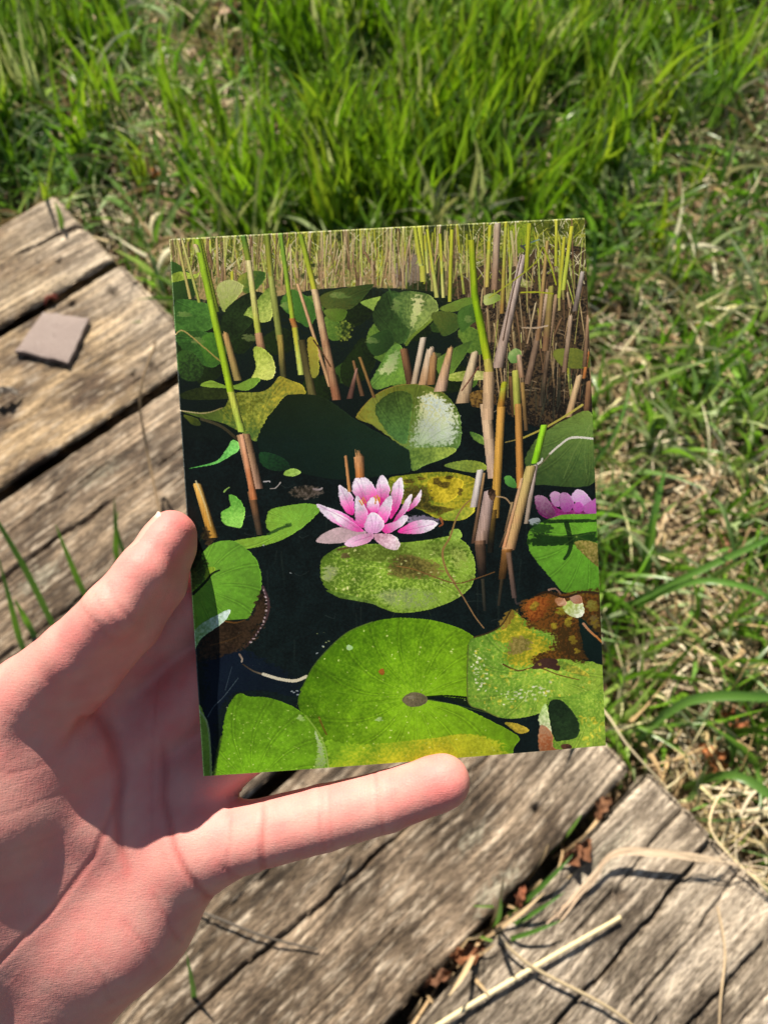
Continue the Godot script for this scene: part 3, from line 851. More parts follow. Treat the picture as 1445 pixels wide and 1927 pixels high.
func paint() -> void:
	grain_a = stretched(noise(201, 0.45, 2)); grain_b = stretched(noise(202, 0.11, 3)); grain_c = stretched(noise(203, 0.018, 3))
	pic.resize(PW * PH * 3)
	var rng := RandomNumberGenerator.new(); rng.seed = 77
	# water and the bank behind
	area([300, 380, 1200, 380, 1200, 1500, 300, 1500], 0x0e1413, 0x101a1a, [300, 600, 300, 1400], 0.5, 0.0, 1.0, 1)
	area([300, 400, 1150, 380, 1150, 575, 900, 580, 700, 545, 560, 560, 420, 590, 300, 560], 0x56702c, 0x9a8458, [700, 415, 700, 560], 0.45, 0.25, 1.0, 2, 0xf0ecd0)
	area([860, 520, 1130, 470, 1140, 800, 1000, 800, 900, 730, 850, 620], 0x54442f, 0x1c1814, [960, 520, 1000, 800], 1.9, 0.6, 1.0, 3, 0xb09a78)
	for k in 900:      # tangled fine growth of the far bank
		var x := rng.randf_range(318, 1108); var y := rng.randf_range(405, 535)
		var l := rng.randf_range(6, 34); var a := rng.randfn(0, 0.7)
		var lit := rng.randf()
		twig([x, y, x + l * sin(a) * 0.5 + rng.randfn(0, 2), y - l * 0.5, x + l * sin(a) * 1.3, y - l], 2.4, 1.0, 0x2c4418 if lit < 0.3 else (0x8eb03e if lit < 0.62 else 0xdcd0a4), 0x3a5420 if lit < 0.3 else (0xc8dc7c if lit < 0.62 else 0xf0e8c8), rng.randf_range(0.5, 0.95))
	area([740, 470, 800, 470, 860, 510, 850, 570, 760, 560], 0x1c2c14, 0x2c3a1c, [740, 480, 850, 560], 1.0, 0.2, 0.9)
	for k in 90:       # thatch below the right bank
		var x := rng.randf_range(900, 1115); var y := rng.randf_range(560, 770)
		var l := rng.randf_range(6, 26); var a := rng.randf() * TAU
		twig([x, y, x + l * 0.5 * cos(a) + 2, y + l * 0.2 * sin(a), x + l * cos(a), y + l * 0.5 * sin(a)], 2.0, 1.2, 0x6c5840, 0xc0a888, rng.randf_range(0.3, 0.9))
	for k in 70:      # dabs of far foliage, shadow and thatch
		var x := rng.randf_range(322, 1100); var y := rng.randf_range(412, 540)
		var dark := rng.randf() < 0.4
		spot(x, y, rng.randf_range(4, 18), rng.randf_range(3, 12), 0x24361a if dark else 0x9cb454, 0x3a3c22 if dark else 0xcfc48e, 1.0, rng.randf_range(0.4, 0.85))
	area([735, 500, 800, 470, 830, 500, 790, 530, 745, 540], 0xb09a8c, 0x7c6a60, [740, 500, 800, 530], 0.8, 0.3, 0.8)
	area([800, 420, 850, 425, 865, 500, 830, 520, 795, 480], 0x22331c, 0x2c4020, [800, 420, 860, 500], 0.8, 0.1, 0.8)
	area([955, 425, 1000, 420, 1005, 470, 960, 480], 0x86b43a, 0x5a8a2a, [955, 425, 1000, 480], 1.2, 0.4, 0.9)
	for k in 430:      # thin stalks of the reed bed
		var x := rng.randf_range(320, 1112)
		var right := x > 880
		var y1 := rng.randf_range(470, 562) if not right else rng.randf_range(480, 760)
		var y0 := rng.randf_range(400, 470) if rng.randf() < 0.55 else y1 - rng.randf_range(30, 110)
		if right and y1 > 600: y0 = y1 - rng.randf_range(40, 150)
		var pick := rng.randi() % 6
		if not right and y1 > 520 and rng.randf() < 0.5: pick = [1, 3, 4][rng.randi() % 3]
		var cs: Array = [[0xb8c85a, 0xa2a850], [0xc8b482, 0x9a7c58], [0x9ebc48, 0xc0b46a], [0xd2c29a, 0xa88a6a], [0x8a6a4c, 0x5c4634], [0xcdd67a, 0xa0b040]][pick if not (right and y1 > 600) else [1, 3, 4, 4, 1, 2][pick]]
		var w := 1.6 + 5.0 * pow(rng.randf(), 2.5)
		reed(x, y0, x + rng.randfn(0, 9), y1, w, w * 1.2, cs[0], cs[1], 6.0, rng.randf_range(0.45, 0.95))
	area([300, 545, 420, 575, 560, 548, 700, 540, 860, 560, 880, 640, 900, 730, 880, 790, 700, 800, 300, 820], 0x16241a, 0x0f1714, [500, 560, 500, 780], 0.6, 0.0, 0.94, 3)
	for k in 26:      # more leaves, dark, between the nearer ones
		var x := rng.randf_range(325, 900); var y := rng.randf_range(565, 730)
		var r := rng.randf_range(26, 50); var tilt := rng.randfn(0, 0.5)
		var flat := []
		for q in 9:
			var w := TAU * q / 9.0
			var e := Vector2(cos(w) * r * rng.randf_range(0.8, 1.1), sin(w) * r * rng.randf_range(0.45, 0.75)).rotated(tilt)
			flat.append(x + e.x); flat.append(y + e.y)
		var dark := rng.randf()
		leaf(flat, 0x1a3219 if dark < 0.5 else (0x2c5428 if dark < 0.8 else 0x5c8e48), 0x101c13 if dark < 0.5 else (0x1c3420 if dark < 0.8 else 0x34602e), [x - r, y - r * 0.4, x + r, y + r * 0.5], x + rng.randfn(0, r * 0.3), y + r * 0.5, 0.5)
	for k in 60:      # faint reflections and drift on the water
		var x := rng.randf_range(400, 1000); var y := rng.randf_range(890, 1240)
		if rng.randf() < 0.5: reed(x, y, x + rng.randfn(0, 3), y + rng.randf_range(25, 90), 3.0, 5.0, 0x4a5448, 0x22302c, 0, 0.16)
		else: twig([x, y, x + rng.randf_range(4, 16), y + rng.randfn(0, 3), x + rng.randf_range(16, 34), y + rng.randfn(0, 4)], 1.5, 1, 0x55605c, 0x3a4644, 0.3)
	area([395, 1210, 480, 1230, 560, 1275, 560, 1310, 470, 1300, 420, 1330, 395, 1420, 380, 1300], 0x0e1830, 0x0c1420, [400, 1220, 540, 1300], 0.4, 0.0, 0.7)
	# leaves standing behind
	leaf([318, 495, 340, 500, 362, 520, 372, 545, 360, 560, 320, 560], 0x2a5a2c, 0x1c3a22, [320, 500, 370, 560], 330, 560, 0.3, 0.0)
	area([318, 520, 338, 510, 370, 515, 378, 500, 372, 520, 350, 525, 322, 530], 0x7aa848, 0x9cc86a, [318, 520, 370, 510])
	leaf([327, 571, 345, 562, 397, 574, 402, 600, 391, 621, 330, 624], 0x2c6636, 0x3a7a40, [327, 570, 395, 624], 400, 600, 0.4, 0.0)
	leaf([330, 630, 375, 622, 420, 640, 415, 680, 390, 690, 345, 660], 0x24542e, 0x2e6a36, [330, 630, 410, 690], 420, 640, 0.6, 0.0)
	leaf([332, 665, 360, 660, 382, 690, 372, 715, 340, 710], 0x2c5c30, 0x1a3220, [332, 665, 380, 715], 335, 690, 0.8, 0.0)
	leaf([376, 640, 400, 625, 425, 650, 420, 680, 390, 685], 0x3a8038, 0x27582b, [376, 640, 420, 680], 400, 690, 0.5, 0.0)
	leaf([447, 528, 455, 516, 476, 509, 499, 513, 496, 528, 481, 545, 461, 551], 0x8aa052, 0x2c5a2e, [450, 515, 480, 530], 455, 550, 0.3, 0.0)
	leaf([407, 540, 418, 529, 435, 526, 452, 532, 458, 542, 444, 563, 429, 580, 420, 586, 410, 563], 0xa9c3a0, 0x7d9f64, [420, 530, 428, 585], 424, 586, 0.4, 0.0)
	area([420, 590, 450, 560, 480, 548, 500, 560, 480, 600, 440, 640, 410, 650], 0x172a1a, 0x1f3a22, [420, 560, 470, 640], 0.4)
	leaf([458, 590, 481, 566, 508, 540, 513, 574, 510, 600, 490, 606, 467, 595], 0x6a9a50, 0x9cc07c, [470, 560, 505, 590], 470, 600, 0.5, 0.0)
	leaf([528, 574, 545, 545, 572, 554, 592, 572, 596, 589, 580, 615, 560, 603], 0x3a7c3c, 0x2a6232, [535, 560, 590, 610], 560, 606, 0.4, 0.0)
	leaf([600, 558, 630, 545, 659, 540, 697, 534, 700, 540, 670, 574, 650, 583, 618, 583, 603, 571], 0x4a5e34, 0x2c4a2a, [600, 560, 690, 545], 610, 575, 0.4, 0.0)
	area([609, 583, 650, 583, 644, 603, 624, 603], 0x5c7c44, 0x44702f, [610, 583, 640, 600], 0.3)
	leaf([679, 567, 730, 557, 711, 586, 694, 580], 0x6ea25a, 0x86b466, [680, 567, 725, 575], 690, 580, 0.3, 0.0)
	leaf([700, 590, 727, 548, 760, 560, 771, 610, 760, 645, 735, 640, 712, 620], 0x223f28, 0x2c5632, [705, 600, 765, 600], 760, 650, 0.3, 0.0)
	area([690, 640, 730, 620, 740, 650, 705, 670], 0x2a5a34, 0x1c3a24, [690, 640, 740, 660], 0.4)
	leaf([727, 531, 739, 551, 768, 547, 806, 554, 823, 572, 822, 589, 806, 603, 786, 621, 771, 633, 758, 650, 770, 624, 754, 603, 740, 575], 0x2e5c38, 0x7aa06c, [735, 570, 810, 585], 762, 640, 0.3, 0.0)
	area([778, 556, 795, 556, 796, 575, 784, 600, 774, 622, 771, 605, 775, 580], 0xdfeee8, 0xa6c8a8, [785, 560, 775, 620], 0.4, 0.0, 0.8)
	twig([818, 595, 800, 612, 776, 632, 764, 648], 5, 6, 0x7aa654, 0x5e8e40)
	leaf([812, 589, 855, 589, 864, 615, 838, 632, 826, 624], 0x4e6a38, 0x30502c, [812, 589, 850, 630], 840, 630, 0.4, 0.0)
	leaf([826, 580, 873, 560, 896, 563, 890, 571, 855, 586], 0x648c48, 0x4e7c3c, [830, 580, 890, 565], 890, 568, 0.3, 0.0)
	leaf([861, 586, 896, 571, 902, 595, 884, 612, 867, 624], 0x3a6e3a, 0x2e5c30, [862, 590, 895, 610], 867, 620, 0.3, 0.0)
	area([910, 557, 928, 551, 942, 558, 937, 566, 913, 574], 0xb4d0b0, 0x6c9a50, [910, 560, 940, 560], 0.3)
	leaf([697, 716, 712, 690, 733, 655, 754, 650, 766, 700, 767, 720, 740, 723, 710, 733, 694, 722], 0x4e8a50, 0x5e9a4e, [700, 690, 760, 720], 760, 660, 0.4, 0.0)
	area([712, 700, 738, 662, 752, 660, 748, 690, 730, 706], 0xd6ecf0, 0x8abaa0, [720, 700, 750, 665], 0.6, 0.0, 0.75)
	leaf([817, 685, 832, 667, 884, 641, 884, 653, 860, 690, 838, 717], 0x5a8a46, 0x3c6a38, [820, 690, 880, 650], 830, 712, 0.4, 0.0)
	area([845, 704, 880, 697, 915, 700, 918, 712, 880, 716, 846, 716], 0x88b05a, 0xc0cfae, [845, 710, 915, 705], 0.4)
	area([955, 668, 968, 655, 980, 662, 975, 680, 960, 682], 0x9ac8a4, 0x4c8a58, [958, 660, 975, 680], 0.4)
	area([1040, 660, 1085, 655, 1112, 672, 1110, 690, 1060, 690], 0x7c8434, 0x58622a, [1040, 660, 1110, 690], 0.8)
	area([630, 610, 648, 600, 665, 615, 655, 640, 635, 640], 0x2c5228, 0x9cc060, [630, 610, 660, 630], 0.8, 0.0, 0.7)
	for q in [[345, 590, 16, 6], [372, 640, 14, 8], [540, 575, 14, 8], [640, 555, 22, 7], [745, 575, 10, 16], [880, 600, 10, 8], [700, 640, 16, 7], [470, 635, 20, 8], [600, 660, 12, 10], [820, 670, 12, 8]]: area([q[0] - q[2], q[1], q[0], q[1] - q[3], q[0] + q[2], q[1] + 2, q[0], q[1] + q[3]], 0xa8c8a0, 0x5c8a58, [q[0] - q[2], q[1] - q[3], q[0] + q[2], q[1] + q[3]], 0.6, 0.1, 0.5)
	# stalks on the left, before and behind the nearer leaves
	reed(377, 449, 409, 586, 8, 9, 0x7e9e3c, 0x5c7c34)
	reed(334, 452, 358, 562, 5, 6, 0xb8b266, 0xa89a5c)
	reed(343, 452, 375, 568, 5, 6, 0xc2b878, 0x98a048)
	reed(458, 443, 470, 500, 11, 11, 0x3c7a38, 0x8aa04a)
	reed(468, 490, 486, 626, 11, 12, 0xd2c890, 0xa8ae48)
	reed(486, 624, 498, 690, 15, 16, 0xc49a72, 0x6a4a34, 3)
	reed(502, 441, 510, 520, 12, 12, 0x6e8c44, 0x8e9a50)
	reed(510, 520, 527, 640, 12, 13, 0x9aa254, 0x767e3c)
	reed(527, 630, 536, 740, 12, 12, 0x9c8a44, 0x2c3020)
	reed(560, 534, 621, 728, 6, 7, 0xc8a078, 0xae8862)
	reed(528, 438, 551, 603, 9, 9, 0x5c9a48, 0x94be48)
	reed(550, 600, 556, 618, 11, 11, 0xa86c38, 0x9c7a40)
	reed(555, 617, 567, 705, 11, 12, 0xa8b850, 0xb8c060)
	reed(568, 640, 588, 745, 14, 16, 0x4c4426, 0x6c6238, 0, 0.9)
	area([578, 640, 595, 640, 600, 690, 596, 708, 585, 705], 0xa89a38, 0x8a8a34, [580, 640, 600, 700], 0.4)
	reed(566, 441, 592, 545, 10, 11, 0x74a43c, 0xaebe50)
	reed(592, 545, 634, 752, 13, 17, 0xcbb088, 0x8a5c42, 0)
	twig([590, 640, 607, 665, 622, 690], 2.5, 2.5, 0x4c3424, 0x6a4a30)
	reed(422, 620, 448, 716, 11, 15, 0xb08c5a, 0x8a7a48, 8)
	twig([330, 628, 345, 622, 380, 650, 422, 686], 2.5, 2.5, 0xc4b070, 0xa09044)
	leaf([476, 656, 490, 653, 508, 667, 518, 688, 515, 708, 502, 715, 484, 711, 473, 710, 481, 691], 0x8cb45c, 0xb4d48c, [480, 660, 512, 700], 480, 705, 0.3, 0.0)
	leaf([377, 726, 397, 715, 432, 726, 473, 711, 490, 714, 467, 734, 435, 731], 0x78b050, 0x5c9444, [377, 720, 470, 725], 470, 715, 0.3, 0.0)
	area([339, 740, 380, 728, 432, 735, 436, 748, 380, 752, 345, 750], 0x1c2c1a, 0x2a3c20, [340, 740, 430, 745], 0.3)
	leaf([339, 772, 383, 775, 420, 766, 438, 740, 490, 737, 513, 723, 525, 708, 543, 714, 566, 723, 574, 734, 572, 743, 540, 743, 519, 766, 499, 792, 483, 830, 448, 810, 416, 795, 378, 786], 0x4c6a32, 0xa89c34, [430, 800, 540, 715], 470, 830, 0.35, 0.0)
	area([345, 780, 372, 788, 376, 800, 360, 798], 0x54682a, 0x2c3a1c, [345, 780, 376, 800], 0.4)
	twig([339, 772, 383, 777, 418, 767], 2, 2, 0xc8b890, 0x8a8048)
	twig([378, 788, 416, 802, 446, 826], 5, 6, 0x4c4830, 0x3a3424)
	area([483, 832, 499, 792, 519, 766, 545, 743, 601, 745, 640, 768, 670, 790, 740, 830, 770, 850, 772, 885, 740, 892, 640, 902, 540, 884, 500, 865], 0x1a2d1f, 0x101e18, [640, 760, 560, 880], 0.4)
	area([490, 850, 530, 860, 545, 880, 520, 886, 492, 875], 0x1e4424, 0x14281a, [490, 850, 540, 885], 0.6)
	# the broad upright leaf in the middle
	leaf([670, 785, 690, 757, 720, 735, 760, 723, 800, 725, 835, 740, 860, 770, 868, 810, 862, 840, 840, 860, 800, 875, 775, 885, 770, 850, 745, 832, 700, 800], 0x8a8630, 0x5c7c3c, [675, 790, 770, 780], 775, 842, 0.25, 0.0)
	leaf([705, 768, 740, 737, 775, 745, 770, 800, 762, 835, 730, 815], 0x34542c, 0x4a7038, [710, 760, 765, 800], 775, 842, 0.4, 0.0)
	area([793, 737, 835, 748, 860, 775, 864, 812, 852, 836, 800, 842, 770, 840, 782, 785], 0xdfe7e0, 0xa8b898, [835, 765, 775, 835], 0.55, 0.25, 0.9, 5, 0xf2f6f4)
	for q in [[785, 838, 812, 800, 850, 770], [790, 840, 830, 810, 862, 800], [778, 835, 792, 790, 805, 742], [795, 842, 835, 826, 860, 822], [783, 838, 800, 800, 828, 752]]:
		twig(q, 2, 1.5, 0x8aa27a, 0xc4d0c0, 0.4)
	area([772, 846, 800, 842, 850, 842, 856, 850, 830, 864, 800, 874, 777, 884], 0x5c7a34, 0x94a848, [775, 880, 850, 845], 0.3)
	twig([670, 785, 690, 757, 720, 735, 760, 723, 800, 725, 835, 740], 2, 2, 0xa89038, 0x8a7a3a, 0.8)
	reed(664, 675, 682, 745, 5, 9, 0x7a5a3a, 0x5c4430, 4)
	reed(672, 690, 658, 750, 4, 12, 0x9a7464, 0x4c342c, 4)
	reed(677, 672, 704, 748, 6, 6, 0x8a6c3c, 0x6a5030)
	# stubs in the middle
	reed(759, 653, 772, 722, 15, 15, 0x8a6444, 0x4c3626, 4)
	reed(797, 633, 779, 722, 12, 12, 0xd0c0ac, 0xb09a80, 2)
	reed(812, 647, 796, 724, 14, 19, 0xd8c8b4, 0xb08c68, 10)
	reed(817, 658, 811, 724, 14, 16, 0xb08a5e, 0x8a6440, 12)
	reed(849, 648, 828, 736, 9, 24, 0xc8a070, 0xbc9c84, 8)
	reed(895, 657, 870, 758, 12, 26, 0xd6c2a0, 0xa48a6c, 6)
	twig([900, 690, 885, 712, 868, 735], 2.5, 2, 0x7c5040, 0x7c5040)
	area([886, 738, 925, 735, 930, 760, 890, 765], 0x8a6a34, 0x3c2c18, [886, 740, 930, 760], 1.0)
	# stalks on the right
	reed(985, 476, 936, 692, 12, 21, 0xc6b4ac, 0xa48e80, 3)
	twig([981, 480, 962, 560, 946, 640], 2, 3, 0x5a4638, 0x5a4638, 0.8)
	twig([984, 462, 1000, 455, 1014, 450], 2.5, 1.5, 0x3c4a50, 0x8ab4b8)
	twig([980, 462, 988, 470, 985, 478], 4, 3, 0x50504c, 0x3c3c38)
	reed(887, 452, 893, 560, 13, 14, 0x98b43a, 0x74b022)
	reed(893, 555, 920, 690, 14, 17, 0x6cae1e, 0x9cc234)
	reed(917, 672, 924, 720, 17, 19, 0xb4b04e, 0xb4925a, 5)
	reed(1033, 540, 992, 722, 11, 13, 0xb49c84, 0x6a5444, 4)
	reed(1047, 551, 1018, 763, 8, 9, 0xa08468, 0x3c3228, 3)
	reed(1030, 450, 1012, 640, 7, 9, 0xb0985c, 0x8a6a4c, 3)
	reed(1075, 589, 1062, 700, 9, 10, 0xc0a890, 0x6a5440, 5)
	reed(1038, 535, 1026, 660, 12, 14, 0x98924a, 0x7a5a44, 3)
	reed(1097, 507, 1082, 585, 9, 11, 0xbcb0a8, 0x6c6058, 4)
	reed(1062, 445, 1052, 560, 7, 8, 0xb4c854, 0xa8b042)
	reed(1076, 425, 1060, 545, 8, 9, 0xc4d45a, 0xa4ac40)
	reed(1047, 412, 1046, 500, 6, 7, 0xb8cc60, 0x98b048)
	reed(996, 420, 990, 510, 9, 9, 0xa4be44, 0x8a9c3c)
	reed(789, 424, 797, 530, 12, 13, 0xb4d060, 0xa8b864)
	reed(780, 424, 792, 500, 8, 10, 0x94b84a, 0xb8c06c)
	reed(804, 432, 822, 560, 6, 9, 0xa8c450, 0xb0b060)
	reed(850, 432, 846, 568, 7, 8, 0xa8c44c, 0x9cb04a)
	reed(828, 440, 834, 560, 6, 7, 0xa0bc48, 0xc0bc70)
	reed(936, 420, 930, 545, 13, 13, 0xc0ae98, 0x8a6c54)
	reed(922, 424, 916, 540, 8, 9, 0xaac048, 0xae9a50)
	reed(952, 416, 944, 590, 7, 8, 0xb0c44c, 0x98763e)
	twig([1020, 465, 1000, 500, 920, 560], 2, 2.5, 0x9cbc3c, 0xb0c858, 0.9)
	twig([1022, 465, 1036, 500, 1046, 535], 3, 3, 0x98bc3c, 0xa8c444)
	twig([980, 550, 1010, 549, 1040, 552], 3, 3, 0xb4cc48, 0xa4bc40)
	twig([982, 616, 1010, 616, 1030, 612], 3, 3, 0xb49c80, 0xd0b8a0)
	for k in 26:
		var x := rng.randf_range(985, 1100); var y := rng.randf_range(690, 770)
		reed(x, y, x + rng.randfn(-4, 6), y + rng.randf_range(20, 60), 2.5, 4.0, 0x4c4a38, 0x2c2e26, 0, 0.6)
	reed(950, 714, 941, 770, 12, 14, 0x9cb43c, 0xa47430, 6)
	reed(960, 706, 966, 780, 7, 8, 0x7a5a38, 0x3c2c1c, 3)
	reed(970, 694, 974, 780, 14, 14, 0xb4b454, 0x8a9040, 3)
	reed(976, 664, 982, 710, 10, 12, 0xbfa488, 0x8a6a50, 4)
	reed(983, 720, 990, 810, 8, 8, 0xa4844c, 0x5c4830)
	area([1040, 790, 1064, 782, 1092, 762, 1090, 775, 1060, 792], 0x2a241c, 0x4a3a2a, [1040, 790, 1090, 765], 0.8, 0.0, 0.6)
	reed(1092, 702, 1070, 784, 12, 14, 0xd0b48c, 0xb0906a, 4)
	reed(1107, 661, 1099, 711, 7, 7, 0xb87440, 0xa46a3a)
	reed(1110, 714, 1104, 780, 12, 13, 0x9a7452, 0x5c4230, 3)
	reed(1108, 590, 1100, 690, 8, 9, 0xa48468, 0x5c4836, 2)
	leaf([987, 868, 1003, 833, 1021, 815, 1064, 789, 1115, 779, 1122, 905, 1021, 912, 1005, 908], 0x66803c, 0x3a5228, [1060, 790, 1040, 905], 1110, 800, 0.35, 0.12)
	area([948, 898, 960, 895, 972, 910, 968, 918, 952, 912], 0x5c9a44, 0x3c6c30, [948, 898, 970, 915])
	twig([1110, 800, 1080, 850, 1060, 900], 1.5, 1.5, 0x94a860, 0x76904a, 0.5)
	twig([1110, 800, 1100, 850, 1105, 900], 1.5, 1.5, 0x94a860, 0x76904a, 0.4)
	twig([983, 824, 1026, 804, 1064, 782, 1096, 761], 3.5, 4.5, 0xb8a848, 0xc8bc5c)
	twig([950, 832, 975, 826, 985, 822], 2, 2, 0x8a7a44, 0xb0a04c)
	twig([1034, 854, 1052, 838, 1076, 823, 1118, 825], 4, 4, 0xe4dcd0, 0xf0ece4)
	twig([1012, 880, 1024, 866, 1034, 855], 2, 2, 0x6c6248, 0x8a8064)
	area([835, 876, 870, 866, 904, 869, 916, 882, 887, 889], 0x6c8438, 0x889838, [835, 880, 910, 875], 0.4)
	area([883, 812, 905, 820, 916, 838, 908, 836, 892, 828], 0x4a7030, 0x6c8838, [883, 812, 910, 836], 0.4)
	# floating bits on the left
	leaf([355, 881, 404, 868, 422, 850, 436, 828, 448, 833, 449, 847, 436, 856, 407, 872, 378, 878], 0x4a9a46, 0x78c060, [360, 880, 440, 835], 440, 840, 0.3, 0.0)
	area([534, 888, 550, 881, 567, 888, 553, 896, 535, 894], 0x8ab048, 0xa4c464, [534, 888, 567, 890], 0.3)
	leaf([430, 931, 448, 937, 461, 961, 454, 990, 445, 993, 419, 984, 416, 963, 433, 952], 0x64a83e, 0x84bc52, [425, 940, 450, 985], 430, 985, 0.4, 0.3)
	twig([421, 925, 426, 920, 431, 917], 3, 2, 0x98c060, 0x84a850)
	area([544, 920, 580, 912, 608, 918, 600, 935, 560, 940], 0x3c3428, 0x6a5c54, [544, 930, 605, 918], 0.8, 0.2, 0.8)
	twig([590, 920, 600, 921, 606, 918], 4, 3, 0x8c7c7c, 0xb0a4a8)
	twig([496, 906, 506, 905, 508, 907], 2.5, 2, 0xb4b0b4, 0xd0ccd0)
	twig([508, 919, 518, 918, 528, 907], 2, 2, 0x98908c, 0xc0b8b4)
	leaf([436, 1019, 483, 1010, 509, 1004, 500, 990, 506, 961, 535, 952, 576, 947, 599, 952, 602, 961, 582, 981, 561, 998, 529, 1016, 494, 1027, 460, 1032], 0x84ac38, 0x6a9a34, [440, 1025, 590, 955], 560, 990, 0.3, 0.35)
	area([499, 1001, 522, 993, 545, 983, 548, 988, 525, 1000, 505, 1007], 0x25401c, 0x2c4a20, [500, 1000, 545, 985], 0.2, 0.0, 0.85)
	# near stalks on the left
	reed(473, 925, 489, 1006, 15, 12, 0x8a6040, 0x3c342a, 0, 0.9)
	reed(457, 813, 482, 920, 25, 27, 0xb08a64, 0xa88470, 5)
	reed(454, 815, 478, 940, 9, 14, 0xd0a080, 0xb06a40, 3)
	reed(371, 450, 435, 740, 13, 14, 0x7ebc40, 0x8ac436)
	reed(435, 738, 455, 812, 14, 14, 0xb4d078, 0x9abc54)
	reed(366, 456, 373, 475, 9, 10, 0xd8b098, 0xa8b868, 4)
	reed(369, 906, 401, 1012, 15, 18, 0xd0a858, 0xa87c34, 5)
	twig([368, 905, 385, 950, 396, 990], 3, 3, 0xeae0b0, 0xd8b870, 0.8)
	area([378, 1010, 382, 990, 392, 995, 402, 1020, 395, 1030], 0x2c2418, 0x4a3a24, [378, 1000, 400, 1030], 0.4, 0.0, 0.8)
	# the pad at the left edge
	leaf([372, 1062, 381, 1039, 398, 1024, 419, 1017, 445, 1020, 474, 1042, 488, 1068, 492, 1094, 488, 1120, 474, 1150, 465, 1164, 430, 1167, 400, 1175, 370, 1192, 340, 1210, 340, 1100], 0x6a9e34, 0x5c9028, [370, 1030, 470, 1150], 365, 1100, 0.35, 0.3)
	area([340, 1040, 378, 1035, 395, 1075, 380, 1100, 340, 1120], 0x1c2614, 0x3c4a22, [350, 1050, 390, 1090], 0.4, 0.0, 0.9)
	area([388, 1070, 404, 1068, 398, 1082, 385, 1092], 0x8cae2e, 0x94b83c, [388, 1070, 400, 1090])
	twig([362, 1118, 385, 1096, 398, 1080, 412, 1073], 6, 3, 0x14200e, 0x14200e, 0.9)
	area([385, 1168, 430, 1167, 466, 1164, 490, 1110, 508, 1140, 496, 1180, 470, 1215, 420, 1236, 370, 1245, 372, 1205], 0x2a1e12, 0x3a2a1c, [400, 1170, 480, 1220], 0.7, 0.0, 0.9)
	twig([494, 1105, 505, 1135, 500, 1165, 482, 1192, 460, 1220], 6, 3, 0x5c4248, 0x3c2a26, 0.85)
	for k in 16:
		var u := k / 16.0
		spot(496 + 10 * sin(u * 3.0) - 32 * u * u, 1110 + 105 * u, rng.randf_range(1, 3.5), rng.randf_range(1, 3), 0xa08890, 0xd8ccd0, 0.5, 0.85)
	twig([405, 1165, 440, 1172, 462, 1166], 3, 2, 0x8a5a24, 0x4a341c, 0.9)
	twig([395, 1215, 430, 1205, 462, 1190], 3, 2, 0x5a4024, 0x3a2a1a, 0.8)
	area([363, 1199, 372, 1179, 401, 1161, 427, 1148, 433, 1151, 421, 1170, 398, 1187, 378, 1202, 364, 1224], 0x6ea058, 0xc6dcd8, [365, 1210, 425, 1152], 0.3)
	twig([450, 1232, 455, 1240, 454, 1246], 4, 3, 0x8a7464, 0xb0a090)
	twig([456, 1250, 476, 1263, 497, 1270, 526, 1278, 555, 1281, 577, 1273], 2, 6, 0x3a2e22, 0xdcd2b4)
	twig([495, 1269, 526, 1278, 555, 1281, 576, 1273], 6, 6, 0xd8d2bc, 0xe0d8bc)
	twig([390, 1350, 402, 1330, 420, 1312, 448, 1276], 1.5, 1.2, 0x6c7c84, 0x54646c, 0.7)
	twig([423, 1300, 430, 1275, 436, 1255], 1.2, 1, 0x54646c, 0x44545c, 0.6)
	area([370, 1335, 385, 1350, 392, 1380, 396, 1470, 360, 1475], 0x7ca23c, 0x6a9430, [372, 1345, 385, 1460], 0.3, 0.2)
	twig([373, 1338, 388, 1360, 394, 1400, 396, 1460], 3, 4, 0xb4c69a, 0x98b070, 0.8)
	for q in [[553, 1303], [559, 1300], [549, 1301], [560, 1307], [612, 970], [496, 1026], [547, 1078], [607, 1216], [596, 1229]]: spot(q[0], q[1], 3, 1.6, 0xb4bcc0, 0x8a9498, 0.4, 0.8)
	# leaf behind the flower, yellow and stained
	leaf([730, 902, 759, 894, 803, 889, 840, 888, 875, 894, 896, 905, 893, 934, 893, 960, 870, 978, 826, 977, 788, 958, 740, 940], 0x6c7a22, 0xa49a28, [740, 900, 880, 950], 800, 940, 0.7, 0.35)
	area([805, 905, 835, 896, 870, 905, 862, 930, 840, 945, 812, 940], 0xa89a22, 0xc4b030, [805, 900, 865, 935], 0.9)
	area([740, 918, 790, 910, 812, 925, 815, 950, 850, 955, 870, 966, 830, 970, 780, 955], 0x2c2814, 0x4c441c, [745, 920, 850, 965], 0.9, 0.0, 0.85)
	for q in [[822, 905, 9, 7], [835, 912, 12, 7], [845, 898, 8, 4], [770, 905, 10, 5], [865, 925, 5, 8], [790, 900, 8, 4]]: spot(q[0], q[1], q[2], q[3], 0x3a3014, 0x5a4c1c, 0.7, 0.85)
	area([830, 968, 870, 955, 893, 956, 875, 976, 840, 978], 0x8aa034, 0xb0b03c, [830, 970, 890, 960], 0.5, 0.3)
	# near stalks on the right
	reed(904, 882, 891, 954, 13, 14, 0xd4ccc8, 0xb8aca8, 2)
	reed(911, 890, 890, 1022, 5, 8, 0xa08058, 0x4c382c)
	reed(913, 760, 928, 900, 21, 21, 0xcdb08c, 0xb49884)
	reed(920, 700, 918, 790, 22, 22, 0xc6a67e, 0xc0a080)
	reed(943, 766, 931, 975, 16, 17, 0xd09c4c, 0xb08a3c)
	reed(975, 760, 979, 918, 14, 15, 0xb88a4c, 0xb47c3c)
	reed(928, 960, 922, 1040, 14, 12, 0x6a5224, 0x1c1a14, 0, 0.9)
	reed(922, 920, 905, 1024, 22, 25, 0xb09a98, 0x9c8070, 4)
